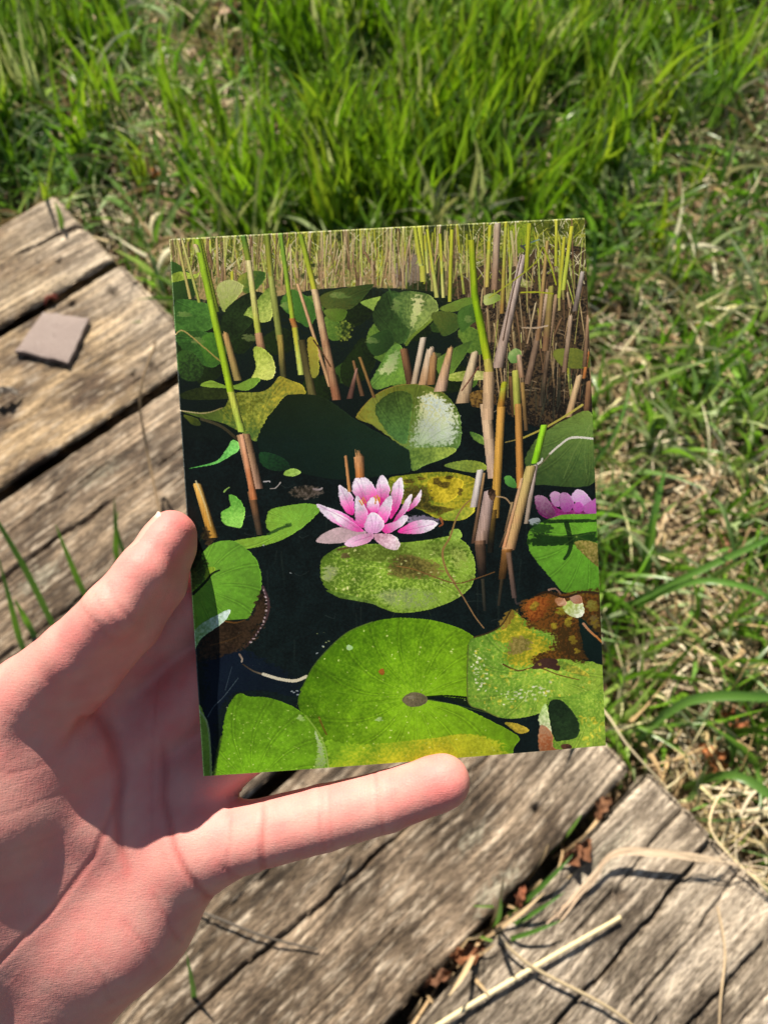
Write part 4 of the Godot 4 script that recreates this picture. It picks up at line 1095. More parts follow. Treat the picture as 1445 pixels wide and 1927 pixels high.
	area([918, 922, 927, 920, 932, 930, 928, 942, 920, 936], 0x2c2018, 0x5a4434, [918, 922, 930, 940], 0.5)
	reed(903, 1018, 907, 1085, 22, 16, 0x7a5a44, 0x1c1816, 0, 0.85)
	reed(908, 1090, 912, 1150, 7, 7, 0x4c4434, 0x2c2a24, 0, 0.7)
	reed(1008, 872, 990, 985, 10, 9, 0xc4b0ac, 0x8a7c6a, 3)
	reed(1000, 874, 956, 1036, 19, 25, 0xb8a868, 0xc0946a, 3)
	reed(982, 900, 948, 1030, 6, 8, 0xe0b890, 0xd0946a, 0, 0.8)
	reed(954, 1034, 944, 1090, 20, 14, 0xa06c38, 0x2c2010, 0, 0.9)
	reed(957, 1040, 968, 1125, 11, 10, 0x8a6a54, 0x5c4a44, 0, 0.85)
	reed(944, 1090, 938, 1140, 7, 6, 0x4a3c28, 0x342c22, 0, 0.7)
	twig([968, 1122, 972, 1136, 985, 1130], 4, 3, 0x5c4c48, 0x44383a, 0.7)
	reed(1024, 800, 1006, 872, 13, 14, 0x9ace34, 0x80bc1e)
	twig([1012, 872, 1018, 868, 1020, 862], 5, 3, 0xd0c8c0, 0xe0dcd4)
	twig([934, 934, 950, 937, 962, 950], 2.5, 3, 0xc4a47c, 0xa88a68)
	reed(964, 945, 950, 1000, 5, 4, 0x98805c, 0x5c4836)
	reed(952, 1000, 940, 1030, 4, 3, 0x7a6448, 0x3c3024)
	area([995, 978, 1012, 974, 1016, 984, 1000, 988], 0x9aa4a8, 0x7c8488, [995, 978, 1015, 986], 0.5)
	# the second flower and the pad below it
	leaf([993, 1004, 1006, 990, 1050, 969, 1090, 965, 1135, 966, 1142, 1112, 1067, 1116, 1044, 1097, 1009, 1056, 994, 1030], 0x629a2c, 0x558a26, [1000, 990, 1120, 1100], 1110, 1010, 0.35, 0.32)
	area([992, 1014, 1010, 1002, 1060, 1008, 1124, 1000, 1124, 1022, 1070, 1026, 1010, 1028, 993, 1026], 0x12260f, 0x163012, [995, 1010, 1120, 1015], 0.2, 0.0, 0.9)
	area([1020, 978, 1130, 977, 1130, 982, 1060, 984, 1020, 985], 0x142a10, 0x18300f, [1020, 980, 1120, 980], 0.2, 0.0, 0.9)
	twig([1066, 985, 1074, 1020, 1070, 1040, 1062, 1052], 10, 6, 0x132810, 0x183312, 0.85)
	area([1000, 985, 1040, 990, 1035, 1003, 1000, 1005], 0x1c3a16, 0x183012, [1000, 985, 1035, 1000], 0.4, 0.0, 0.8)
	area([1080, 1020, 1110, 1018, 1130, 1030, 1130, 1066, 1115, 1058, 1095, 1040], 0x6a6a28, 0x8a7c44, [1085, 1020, 1125, 1060], 0.9, 0.4)
	area([1005, 938, 1020, 934, 1040, 948, 1060, 960, 1124, 955, 1124, 966, 1060, 968, 1030, 976, 1012, 962], 0x6a1c58, 0x8a2c72, [1005, 940, 1120, 965], 0.5)
	for q in [[[1005, 935, 1022, 933, 1036, 948, 1046, 968, 1030, 974, 1012, 960], 0xa07896, 0x5c2850], [[1034, 932, 1044, 924, 1056, 932, 1054, 952, 1040, 950], 0xc49ac0, 0xa05c9c], [[1053, 931, 1066, 927, 1080, 944, 1072, 962, 1056, 960], 0xb884b4, 0x8a3c84], [[1074, 936, 1084, 921, 1100, 925, 1112, 942, 1100, 952, 1084, 946], 0xd4bcd8, 0xb07ab4], [[1078, 950, 1090, 944, 1100, 955, 1092, 964, 1080, 962], 0xb45cae, 0x8a2c80], [[1098, 953, 1116, 940, 1130, 936, 1130, 962, 1104, 966], 0xc06cb8, 0xa03c98]]:
		area(q[0], q[1], q[2], [q[0][2], q[0][3], q[0][2] + 6, q[0][3] + 38], 0.4)
	# the pad that carries the flower
	leaf([605, 1052, 618, 1040, 640, 1028, 680, 1024, 740, 1022, 800, 1016, 850, 1008, 872, 1018, 885, 1035, 893, 1060, 892, 1090, 875, 1115, 840, 1135, 800, 1148, 750, 1153, 715, 1143, 690, 1131, 640, 1125, 612, 1105, 602, 1080], 0x5c7c24, 0x84a438, [640, 1030, 800, 1140], 760, 1070, 1.0, 0.85)
	area([640, 1030, 750, 1022, 860, 1018, 868, 1040, 800, 1052, 740, 1060, 660, 1050], 0x5c6a26, 0x6c8434, [640, 1030, 860, 1030], 0.8, 0.2, 0.7)
	area([725, 1062, 760, 1040, 790, 1048, 830, 1060, 830, 1085, 780, 1090, 735, 1085], 0x4a3c22, 0x6c5c30, [725, 1060, 830, 1085], 0.8, 0.1, 0.8)
	area([605, 1070, 625, 1062, 640, 1075, 625, 1095, 608, 1090], 0xc4c4a8, 0x9cac60, [605, 1070, 640, 1090], 1.0, 0.6, 0.6)
	area([700, 1120, 760, 1105, 830, 1118, 820, 1140, 750, 1148], 0xaeb890, 0x7c9c3c, [700, 1120, 820, 1140], 1.6, 0.8, 0.55)
	area([845, 1040, 870, 1030, 888, 1060, 885, 1085, 860, 1075], 0xb4c060, 0x84a838, [845, 1040, 885, 1080], 1.3, 0.9, 0.6)
	area([615, 1110, 690, 1128, 720, 1144, 700, 1136, 640, 1124], 0x4c6a20, 0x6c8a38, [615, 1110, 700, 1140], 0.5)
	for k in 60: spot(rng.randf_range(625, 870), rng.randf_range(1035, 1135), rng.randf_range(1, 5), rng.randf_range(1, 3), 0xc8d078, 0xe0dca8, 0.5, rng.randf_range(0.3, 0.8))
	area([845, 1000, 862, 995, 868, 1010, 850, 1016], 0x7ca03c, 0x94b44c, [845, 1000, 865, 1012])
	twig([636, 1034, 665, 1028, 690, 1022], 4, 3, 0x5a4428, 0x7c6440, 0.9)
	spot(650, 1045, 12, 6, 0x6a5838, 0x4c4028, 0.5, 0.9)
	# petals
	var white := 0xe9d9ee
	area([593, 1017, 625, 995, 654, 993, 689, 1001, 663, 1016, 625, 1023], 0xc8b0b4, 0xb89aa4, [595, 1015, 680, 1000], 0.3)
	area([701, 1006, 727, 1004, 742, 1008, 752, 1022, 745, 1035, 718, 1027], 0xd49cb4, 0xe4ccd8, [705, 1005, 745, 1030], 0.25)
	area([648, 1022, 669, 1007, 701, 1004, 695, 1019, 663, 1029], 0xe0c4dc, 0xd88cb8, [650, 1024, 698, 1008], 0.3)
	area([760, 978, 790, 968, 830, 978, 828, 984, 790, 990], 0x9c90a8, 0x6a6078, [760, 978, 825, 980], 0.3, 0.0, 0.9)
	for q in [
		[[663, 911, 669, 899, 680, 902, 695, 923, 689, 949, 672, 937, 663, 926], 668, 900, 685, 945], [[678, 899, 686, 897, 701, 911, 710, 934, 692, 946, 683, 923], 682, 897, 700, 945],
		[[707, 917, 712, 899, 721, 894, 730, 908, 733, 923, 724, 946, 710, 934], 720, 896, 718, 944], [[736, 923, 745, 905, 755, 898, 759, 914, 756, 940, 745, 963, 733, 975], 755, 900, 740, 960],
		[[774, 946, 785, 931, 792, 921, 792, 934, 785, 949, 765, 963], 792, 922, 768, 960], [[753, 958, 765, 937, 774, 929, 774, 940, 765, 961, 747, 981, 736, 987], 773, 930, 745, 978],
		[[595, 948, 619, 955, 648, 966, 669, 981, 678, 998, 663, 998, 634, 987, 608, 968], 598, 950, 672, 992], [[637, 913, 648, 918, 663, 934, 666, 958, 663, 969, 648, 961, 638, 937], 638, 915, 660, 965],
		[[747, 1001, 777, 981, 806, 978, 822, 984, 814, 995, 788, 1004], 818, 984, 752, 1000], [[716, 990, 742, 981, 759, 969, 768, 972, 762, 984, 747, 995, 726, 1004], 765, 972, 722, 998],
	]:
		area(q[0], white, 0xe23c9c, [lerpf(q[1], q[3], 0.28), lerpf(q[2], q[4], 0.28), lerpf(q[1], q[3], 1.0), lerpf(q[2], q[4], 1.0)], 0.12)
	area([672, 935, 692, 944, 712, 935, 728, 945, 726, 975, 700, 985, 676, 970], 0xe03c98, 0xb8247c, [690, 935, 705, 980], 0.3)
	for q in [
		[[618, 962, 640, 968, 664, 982, 684, 998, 668, 1000, 642, 988], 625, 966, 676, 996], [[667, 949, 672, 932, 689, 958, 692, 978, 683, 993, 669, 981], 670, 938, 684, 988],
		[[710, 963, 727, 937, 737, 934, 736, 958, 724, 984], 733, 937, 716, 978], [[689, 952, 698, 936, 710, 940, 712, 958, 701, 966], 700, 938, 702, 964],
	]:
		area(q[0], 0xebdcf0, 0xe24ca6, [lerpf(q[1], q[3], 0.28), lerpf(q[2], q[4], 0.28), lerpf(q[1], q[3], 1.0), lerpf(q[2], q[4], 1.0)], 0.12)
	for q in [[680, 940, 684, 948], [683, 936, 688, 946], [676, 942, 681, 950], [704, 934, 708, 942], [709, 932, 712, 942], [713, 936, 714, 945], [706, 940, 706, 948]]: twig(q, 2.6, 2.2, 0xf0b048, 0xe88a3c)
	area([685, 987, 695, 966, 707, 965, 720, 978, 721, 993, 707, 1003, 689, 1001], 0xe8ddf0, 0xd894c8, [705, 967, 700, 1003], 0.2)
	for q in [[697, 970, 700, 985, 700, 1000], [707, 970, 706, 985, 704, 1000], [714, 980, 712, 990, 708, 1000]]: twig(q, 1.2, 1, 0xc490c4, 0xc878b8, 0.5)
	for q in [[600, 951, 640, 972, 672, 994], [642, 920, 654, 945, 662, 964], [712, 902, 716, 925, 716, 940], [751, 905, 748, 935, 740, 965], [671, 905, 680, 925, 686, 944], [815, 986, 785, 993, 755, 1000], [668, 1018, 680, 1014, 698, 1008]]: twig(q, 1.5, 1.2, 0xc088c0, 0xc03c8c, 0.45)
	reed(670, 836, 676, 862, 12, 16, 0xb08858, 0xa87a50, 22)
	reed(675, 856, 678, 899, 20, 17, 0xbc8c62, 0xb8743c, 3)
	reed(650, 855, 658, 925, 6, 7, 0xa87850, 0xb4804c, 3)
	# twigs over the pad
	twig([885, 940, 872, 952, 858, 975, 846, 1010, 832, 1039, 840, 1074, 855, 1097], 2.5, 4.5, 0xa08048, 0x9c7c48)
	twig([747, 1065, 775, 1070, 803, 1080, 855, 1097, 890, 1090, 930, 1076], 2.2, 2, 0x94703c, 0x6a4c2c)
	twig([855, 1099, 872, 1125, 893, 1160, 910, 1182], 3, 2, 0x8a6a44, 0xa07c54)
	twig([828, 975, 832, 985, 826, 990], 5, 3, 0xa4643c, 0x8a4a28)
	# the large pads below
	leaf([700, 1170, 730, 1164, 760, 1162, 820, 1168, 870, 1185, 893, 1203, 884, 1230, 880, 1270, 880, 1313, 840, 1311, 782, 1310, 800, 1316, 860, 1327, 900, 1345, 950, 1370, 977, 1389, 968, 1405, 958, 1425, 900, 1460, 620, 1480, 614, 1430, 600, 1385, 570, 1345, 560, 1325, 565, 1300, 575, 1280, 600, 1240, 650, 1192], 0x55860f, 0x76a41a, [620, 1220, 760, 1340], 781, 1312, 0.35, 0.28)
	area([600, 1390, 680, 1400, 800, 1390, 880, 1380, 940, 1395, 955, 1425, 900, 1450, 620, 1480, 612, 1430], 0x7cac24, 0xb4b02a, [700, 1370, 740, 1440], 0.4, 0.35, 0.75)
	for k in 22:
		var w := PI * (0.93 + k * 0.082)
		var r := rng.randf_range(0.75, 1.0)
		if k > 12: w += 0.25
		twig([781 + cos(w) * 20, 1312 + sin(w) * 14, 781 + cos(w) * 90 * r, 1312 + sin(w) * 70 * r, 781 + cos(w + 0.08) * 190 * r, 1312 + sin(w + 0.08) * 125 * r], 3.0, 1.0, 0xa4d040, 0x84b830, 0.32)
	twig([882, 1313, 840, 1309, 800, 1311], 4, 2, 0x0e140c, 0x1c2c10)
	area([838, 1312, 884, 1316, 884, 1328, 860, 1322], 0x0f1812, 0x14200f, [840, 1312, 884, 1325], 0.2, 0.0, 1.0, 2)
	spot(781, 1316, 23, 13, 0x7c7256, 0x54503a, 0.8)
	spot(774, 1312, 8, 4, 0x98907a, 0x7c7460, 0.5, 0.7)
	twig([700, 1170, 650, 1192, 600, 1240, 575, 1280, 560, 1325], 2.5, 2, 0x6a8a30, 0x4c6a20, 0.7)
	twig([600, 1350, 606, 1365, 614, 1382], 4, 3, 0x7c5a20, 0x6c4c1c, 0.7)
	spot(718, 1264, 5, 6, 0xa45c24, 0x8a5a20, 0.5); spot(657, 1218, 6, 5, 0xb0d0a0, 0x98c47c, 0.4); spot(714, 1353, 7, 5, 0xb4cca0, 0x98bc70, 0.4, 0.8)
	for k in 150:
		spot(rng.randf_range(590, 950), rng.randf_range(1185, 1440) , rng.randf_range(0.7, 2.6), rng.randf_range(0.7, 2.2), 0xc0d070, 0xd8e0a4, 0.4, rng.randf_range(0.3, 0.85)) if true else null
	leaf([453, 1305, 468, 1311, 503, 1313, 543, 1326, 573, 1345, 599, 1379, 613, 1414, 618, 1450, 612, 1490, 396, 1490, 402, 1460, 416, 1388, 424, 1342, 439, 1313], 0x5f9018, 0x6c9e1c, [450, 1320, 520, 1440], 470, 1480, 0.35, 0.32)
	area([590, 1372, 600, 1388, 612, 1418, 614, 1450, 590, 1450, 596, 1410], 0xb0c09c, 0x88ac50, [606, 1390, 590, 1440], 0.8, 0.6, 0.85)
	area([560, 1345, 572, 1348, 578, 1356, 562, 1356], 0xb4c898, 0x94b464, [560, 1345, 575, 1355], 0.6, 0.0, 0.7)
	twig([575, 1347, 600, 1381, 613, 1414, 618, 1450], 3, 3, 0x94b44c, 0xa8bc74, 0.7)
	twig([416, 1388, 408, 1420, 402, 1460], 5, 7, 0x4c6a1c, 0x3c5818, 0.6)
	for k in 110: spot(rng.randf_range(425, 595), rng.randf_range(1325, 1450), rng.randf_range(0.6, 2.2), rng.randf_range(0.6, 1.8), 0xb8cc68, 0xd0dc98, 0.4, rng.randf_range(0.3, 0.8))
	for q in [[455, 1460, 2.6, 130], [760, 1085, 0.3, 110], [1085, 1010, 0.4, 90], [350, 1090, 5.6, 120], [1010, 1290, 5.2, 90]]:
		for k in 9:
			var w: float = q[2] + TAU * k / 9.0
			twig([q[0], q[1], q[0] + cos(w) * q[3] * 0.5, q[1] + sin(w) * q[3] * 0.4, q[0] + cos(w + 0.1) * q[3], q[1] + sin(w + 0.1) * q[3] * 0.75], 2.2, 1.0, 0xb0cc58, 0x8cb040, 0.16)
	# the stained pad at the right
	leaf([880, 1214, 891, 1199, 914, 1193, 943, 1176, 961, 1147, 990, 1167, 1045, 1190, 1060, 1234, 1103, 1245, 1145, 1250, 1145, 1312, 1060, 1312, 1031, 1321, 1016, 1342, 972, 1352, 938, 1350, 909, 1336, 882, 1324, 878, 1283], 0x6c9a30, 0x8aa83a, [890, 1210, 1080, 1310], 1030, 1270, 0.7, 0.7)
	area([925, 1200, 945, 1165, 962, 1146, 985, 1165, 1020, 1195, 1045, 1215, 1045, 1232, 1010, 1248, 975, 1258, 945, 1240, 950, 1215], 0x8c9424, 0xb8a428, [930, 1180, 1030, 1240], 0.9, 0.45, 0.93)
	area([955, 1205, 985, 1195, 1000, 1215, 985, 1228, 955, 1232], 0x6a5c30, 0x7c7044, [955, 1205, 995, 1228], 0.6, 0.2, 0.85)
	area([973, 1138, 993, 1126, 1031, 1113, 1060, 1116, 1098, 1110, 1140, 1113, 1140, 1202, 1100, 1176, 1108, 1248, 1054, 1240, 1013, 1255, 996, 1240, 1030, 1222, 1038, 1200, 1010, 1185, 987, 1179], 0x7c4c1c, 0x3a2a12, [985, 1130, 1090, 1220], 1.1, 0.3, 0.97, 4, 0xc47a30)
	area([985, 1136, 1010, 1122, 1034, 1120, 1030, 1150, 1006, 1172, 990, 1165], 0xb06428, 0x6a3414, [990, 1130, 1020, 1165], 1.0, 0.2, 0.9)
	area([938, 1170, 960, 1146, 974, 1150, 960, 1175, 940, 1186], 0xa0843a, 0x6a5220, [938, 1180, 970, 1150], 0.8, 0.0, 0.9)
	for q in [[1005, 1140, 8, 10, 0xb49a30], [1042, 1178, 8, 7, 0xb0a02c], [1058, 1150, 12, 9, 0x9a9a2c], [1070, 1170, 8, 12, 0xb4a830], [1078, 1205, 8, 10, 0x8a7a24], [1085, 1225, 6, 6, 0xa89428], [1115, 1140, 14, 12, 0x8a8a3c], [1120, 1170, 12, 14, 0x6a5c3c]]: spot(q[0], q[1], q[2], q[3], q[4], 0x6a5a1c, 0.8, 0.9)
	area([1089, 1164, 1104, 1172, 1120, 1196, 1140, 1214, 1140, 1251, 1106, 1239, 1094, 1200], 0x10211c, 0x0e1a18, [1090, 1165, 1135, 1245], 0.3, 0.0, 1.0, 4)
	twig([1098, 1174, 1110, 1188, 1124, 1200, 1136, 1212], 5, 4, 0xc09070, 0xc87a34)
	area([1057, 1138, 1072, 1130, 1089, 1124, 1098, 1140, 1098, 1156, 1086, 1163, 1068, 1156], 0xa8bc50, 0xdfe6cc, [1062, 1132, 1088, 1160], 0.4)
	area([1072, 1124, 1090, 1120, 1096, 1134, 1080, 1136], 0xb8907c, 0x9a6a50, [1072, 1124, 1095, 1134], 0.5)
	area([1044, 1127, 1060, 1125, 1066, 1138, 1050, 1140], 0xb47c54, 0xc49c80, [1044, 1127, 1064, 1138], 0.5)
	twig([1010, 1120, 1030, 1114, 1062, 1124, 1098, 1114, 1134, 1118], 4, 4, 0x2c1c10, 0x3a2a1c, 0.9)
	twig([1032, 1110, 1045, 1108, 1055, 1118], 4, 3, 0xa08070, 0x7a5a48)
	twig([946, 1250, 975, 1262, 1010, 1256, 1050, 1270, 1090, 1280], 3, 1.5, 0x5a3a1c, 0x7a5a28, 0.9)
	area([1000, 1258, 1020, 1240, 1048, 1242, 1052, 1262, 1030, 1258], 0x4a3028, 0x3a2620, [1000, 1250, 1050, 1258], 0.6)
	area([1050, 1244, 1080, 1252, 1110, 1272, 1095, 1272, 1060, 1260], 0x6c8a30, 0xa8a438, [1050, 1246, 1100, 1270], 0.7, 0.3)
	for k in 130:
		var x := rng.randf_range(890, 1120); var y := rng.randf_range(1200, 1340)
		if y < 1250 and x > 930: continue
		spot(x, y, rng.randf_range(1, 5), rng.randf_range(1, 4), 0xc8b838, 0xd8cc50, 0.6, rng.randf_range(0.3, 0.8))
	for k in 46:
		var u := rng.randf()
		spot(894 + rng.randfn(0, 8) + u * 10, 1225 + u * 75, rng.randf_range(1, 4), rng.randf_range(1, 3), 0xd0d4b4, 0xe8e4d0, 0.5, rng.randf_range(0.4, 0.9))
		spot(935 + u * 100, 1312 - 12 * u + rng.randfn(0, 7), rng.randf_range(1, 5), rng.randf_range(1, 3), 0xd4d8b8, 0xe8e8d4, 0.5, rng.randf_range(0.4, 0.9))
	twig([880, 1214, 878, 1283, 882, 1324, 909, 1336, 938, 1350], 2, 2, 0x5c6a28, 0x7c8438, 0.8)
	twig([891, 1199, 920, 1190, 943, 1176, 961, 1147], 3, 3, 0x4a3a20, 0x3a2a18, 0.8)
	leaf([1028, 1321, 1060, 1312, 1150, 1306, 1152, 1425, 1060, 1430, 1040, 1405], 0x6c9430, 0x8aa63a, [1040, 1320, 1130, 1400], 1120, 1320, 0.7, 0.6)
	for k in 30: spot(rng.randf_range(1092, 1136), rng.randf_range(1322, 1402), rng.randf_range(1, 6), rng.randf_range(1, 5), 0xc4b832, 0xd4c848, 0.6, rng.randf_range(0.4, 0.8))
	area([1031, 1327, 1054, 1318, 1077, 1339, 1090, 1365, 1086, 1388, 1060, 1394, 1042, 1390], 0x1c2c1a, 0x263a20, [1035, 1330, 1080, 1385], 0.3)
	area([1013, 1350, 1026, 1324, 1034, 1359, 1038, 1379, 1028, 1371, 1016, 1365], 0xa8c878, 0xd8dcb4, [1026, 1330, 1024, 1372], 0.4)
	area([1016, 1366, 1038, 1379, 1042, 1408, 1060, 1411, 1016, 1416], 0xb88a68, 0x8a5030, [1020, 1370, 1040, 1410], 0.7)
	spot(1066, 1406, 10, 6, 0x6a4434, 0x3a2820, 0.7)
	area([949, 1360, 973, 1362, 996, 1374, 981, 1381, 967, 1376], 0x94882c, 0xb09a34, [949, 1362, 990, 1376], 0.6)
	for k in 40: spot(rng.randf_range(400, 900), rng.randf_range(1030, 1300), 0.8, 0.8, 0x5c6668, 0x3c4648, 0.3, 0.5)
	# the grain of the print
	for i in PW * PH:
		var x := i % PW; var y := i / PW
		var g := int((grain_a[(((y * 2) & 511) << 9) | ((x * 2 + 77) & 511)] - 127) * 0.075)
		var o := i * 3
		var over := clampf((430.0 - y) / 90.0, 0.0, 1.0)
		if over > 0.0 and pic[o + 1] > pic[o] + 12 and pic[o + 1] > pic[o + 2] + 4:      # the far leaves are duller and yellower
			pic[o] = int(pic[o] + 0.2 * over * (pic[o + 1] - pic[o])); pic[o + 1] = int(pic[o + 1] * (1.0 - 0.08 * over)); pic[o + 2] = int(pic[o + 2] * (1.0 - 0.3 * over))
		if y < 3 or x < 2: g += 90 if grain_a[(x * 5 + y * 7) & 262143] > 105 else 20
		pic[o] = clampi(pic[o] + g, 0, 255); pic[o + 1] = clampi(pic[o + 1] + g, 0, 255); pic[o + 2] = clampi(pic[o + 2] + g, 0, 255)


func build_card() -> void:
	paint()
	var corners := [Vector3(-53.51, 69.88, 0), Vector3(54.24, 70.44, 0), Vector3(53.51, -69.88, 0), Vector3(-54.24, -70.44, 0)]
	var o := thing("postcard", "glossy photo postcard of a pink water lily among lily pads and reeds", "postcard", card_frame)
	var thick := 0.00045
	var v := PackedVector3Array(); var n := PackedVector3Array(); var uv := PackedVector2Array(); var ix := PackedInt32Array()
	var cut := 12
	for j in cut + 1:
		for i in cut + 1:
			var s := float(i) / cut; var t := float(j) / cut
			var p: Vector3 = (corners[0] as Vector3).lerp(corners[1], s).lerp((corners[3] as Vector3).lerp(corners[2], s), t) * 0.001
			p.z -= 0.0009 * pow(2.0 * s - 1.0, 2.0) * (0.4 + 0.6 * t)
			v.append(p); n.append(Vector3(0.033 * (2.0 * s - 1.0), 0, 1).normalized()); uv.append(Vector2(s, t))
	for j in cut:
		for i in cut:
			var p := j * (cut + 1) + i
			ix.append_array(PackedInt32Array([p, p + 1, p + cut + 1, p + 1, p + cut + 2, p + cut + 1]))
	var m := StandardMaterial3D.new()
	m.albedo_texture = bytes_image(PW, PH, pic)
	m.albedo_color = Color(0.89, 0.89, 0.89)
	m.roughness = 0.42
	m.metallic_specular = 0.22
	put("printed_face", made(v, n, PackedColorArray(), uv, ix), m, o)
	var st := SurfaceTool.new()
	st.begin(Mesh.PRIMITIVE_TRIANGLES)
	var quad := func(a: Vector3, b: Vector3, c: Vector3, d: Vector3) -> void:
		for p in [a, b, c, a, c, d]: st.add_vertex(p)
	var f := []; var k := []
	for p in corners:
		var sag := 0.0009 * (0.4 if p.y > 0.0 else 1.0)
		f.append(p * 0.001 - Vector3(0, 0, 0.00003 + sag)); k.append(p * 0.001 - Vector3(0, 0, thick + sag))
	for i in 4: quad.call(f[i], k[i], k[(i + 1) % 4], f[(i + 1) % 4])
	quad.call(k[0], k[3], k[2], k[1])
	st.generate_normals()
	var paper := StandardMaterial3D.new()
	paper.albedo_color = Color(0.9, 0.89, 0.86)
	paper.roughness = 0.8
	put("card_stock", st.commit(), paper, o)

# ---------------------------------------------------------------- the person: one hand

var bone_a := PackedVector3Array(); var bone_d := PackedVector3Array(); var bone_l := PackedFloat32Array()
var bone_r := PackedFloat32Array(); var bone_q := PackedFloat32Array(); var bone_k := PackedFloat32Array()
var bone_g := PackedInt32Array(); var limb_join := PackedFloat32Array()
var creases := []

# k joins a bone to its own limb, and that limb joins the hand with the softness `join`
func limb(join: float) -> void:
	limb_join.append(join)

func bone(a: Vector3, b: Vector3, ra: float, rb: float, k: float) -> void:
	bone_g.append(limb_join.size() - 1)
	bone_a.append(a); bone_d.append(b - a); bone_l.append(1.0 / (b - a).length_squared())
	bone_r.append(ra); bone_q.append(rb - ra); bone_k.append(k)

func crease(points: Array, wide: float, deep: float, floor_z: float) -> void:
	creases.append([points, wide, deep, floor_z])

func field(p: Vector3, list: PackedInt32Array) -> float:
	var all := 1e3
	var d := 1e3
	var limb_now := -1
	for i in list:
		if bone_g[i] != limb_now:
			if limb_now >= 0:
				var kk := limb_join[limb_now]
				var gg := kk - absf(all - d)
				all = minf(all, d)
				if gg > 0.0: all -= gg * gg * 0.25 / kk
			limb_now = bone_g[i]
			d = 1e3
		var w := p - bone_a[i]
		var h := clampf(w.dot(bone_d[i]) * bone_l[i], 0.0, 1.0)
		var e := (w - bone_d[i] * h).length() - bone_r[i] - bone_q[i] * h
		var k := bone_k[i]
		var g := k - absf(d - e)
		d = minf(d, e)
		if g > 0.0: d -= g * g * 0.25 / k
	var k2 := limb_join[limb_now]
	var g2 := k2 - absf(all - d)
	all = minf(all, d)
	if g2 > 0.0: all -= g2 * g2 * 0.25 / k2
	return all

func folds(p: Vector3) -> float:          # how deep the skin is drawn in at p
	var deep := 0.0
	for c in creases:
		if p.z < c[3]: continue
		var pts: Array = c[0]
		var w: float = c[1]
		var best := 1e9
		var along := 0.0
		var q := Vector2(p.x, p.y)
		for i in pts.size() - 1:
			var a: Vector2 = pts[i]
			var b: Vector2 = pts[i + 1]
			if absf(q.x - (a.x + b.x) * 0.5) > absf(a.x - b.x) * 0.5 + 4.0 or absf(q.y - (a.y + b.y) * 0.5) > absf(a.y - b.y) * 0.5 + 4.0: continue
			var t := clampf((q - a).dot(b - a) / (b - a).length_squared(), 0.0, 1.0)
			var d2 := (q - a - (b - a) * t).length_squared()
			if d2 < best:
				best = d2
				along = (i + t) / (pts.size() - 1)
		if best < 12.0: deep += c[2] * exp(-best / (w * w)) * minf(1.0, 6.0 * minf(along + 0.02, 1.02 - along))
	return deep

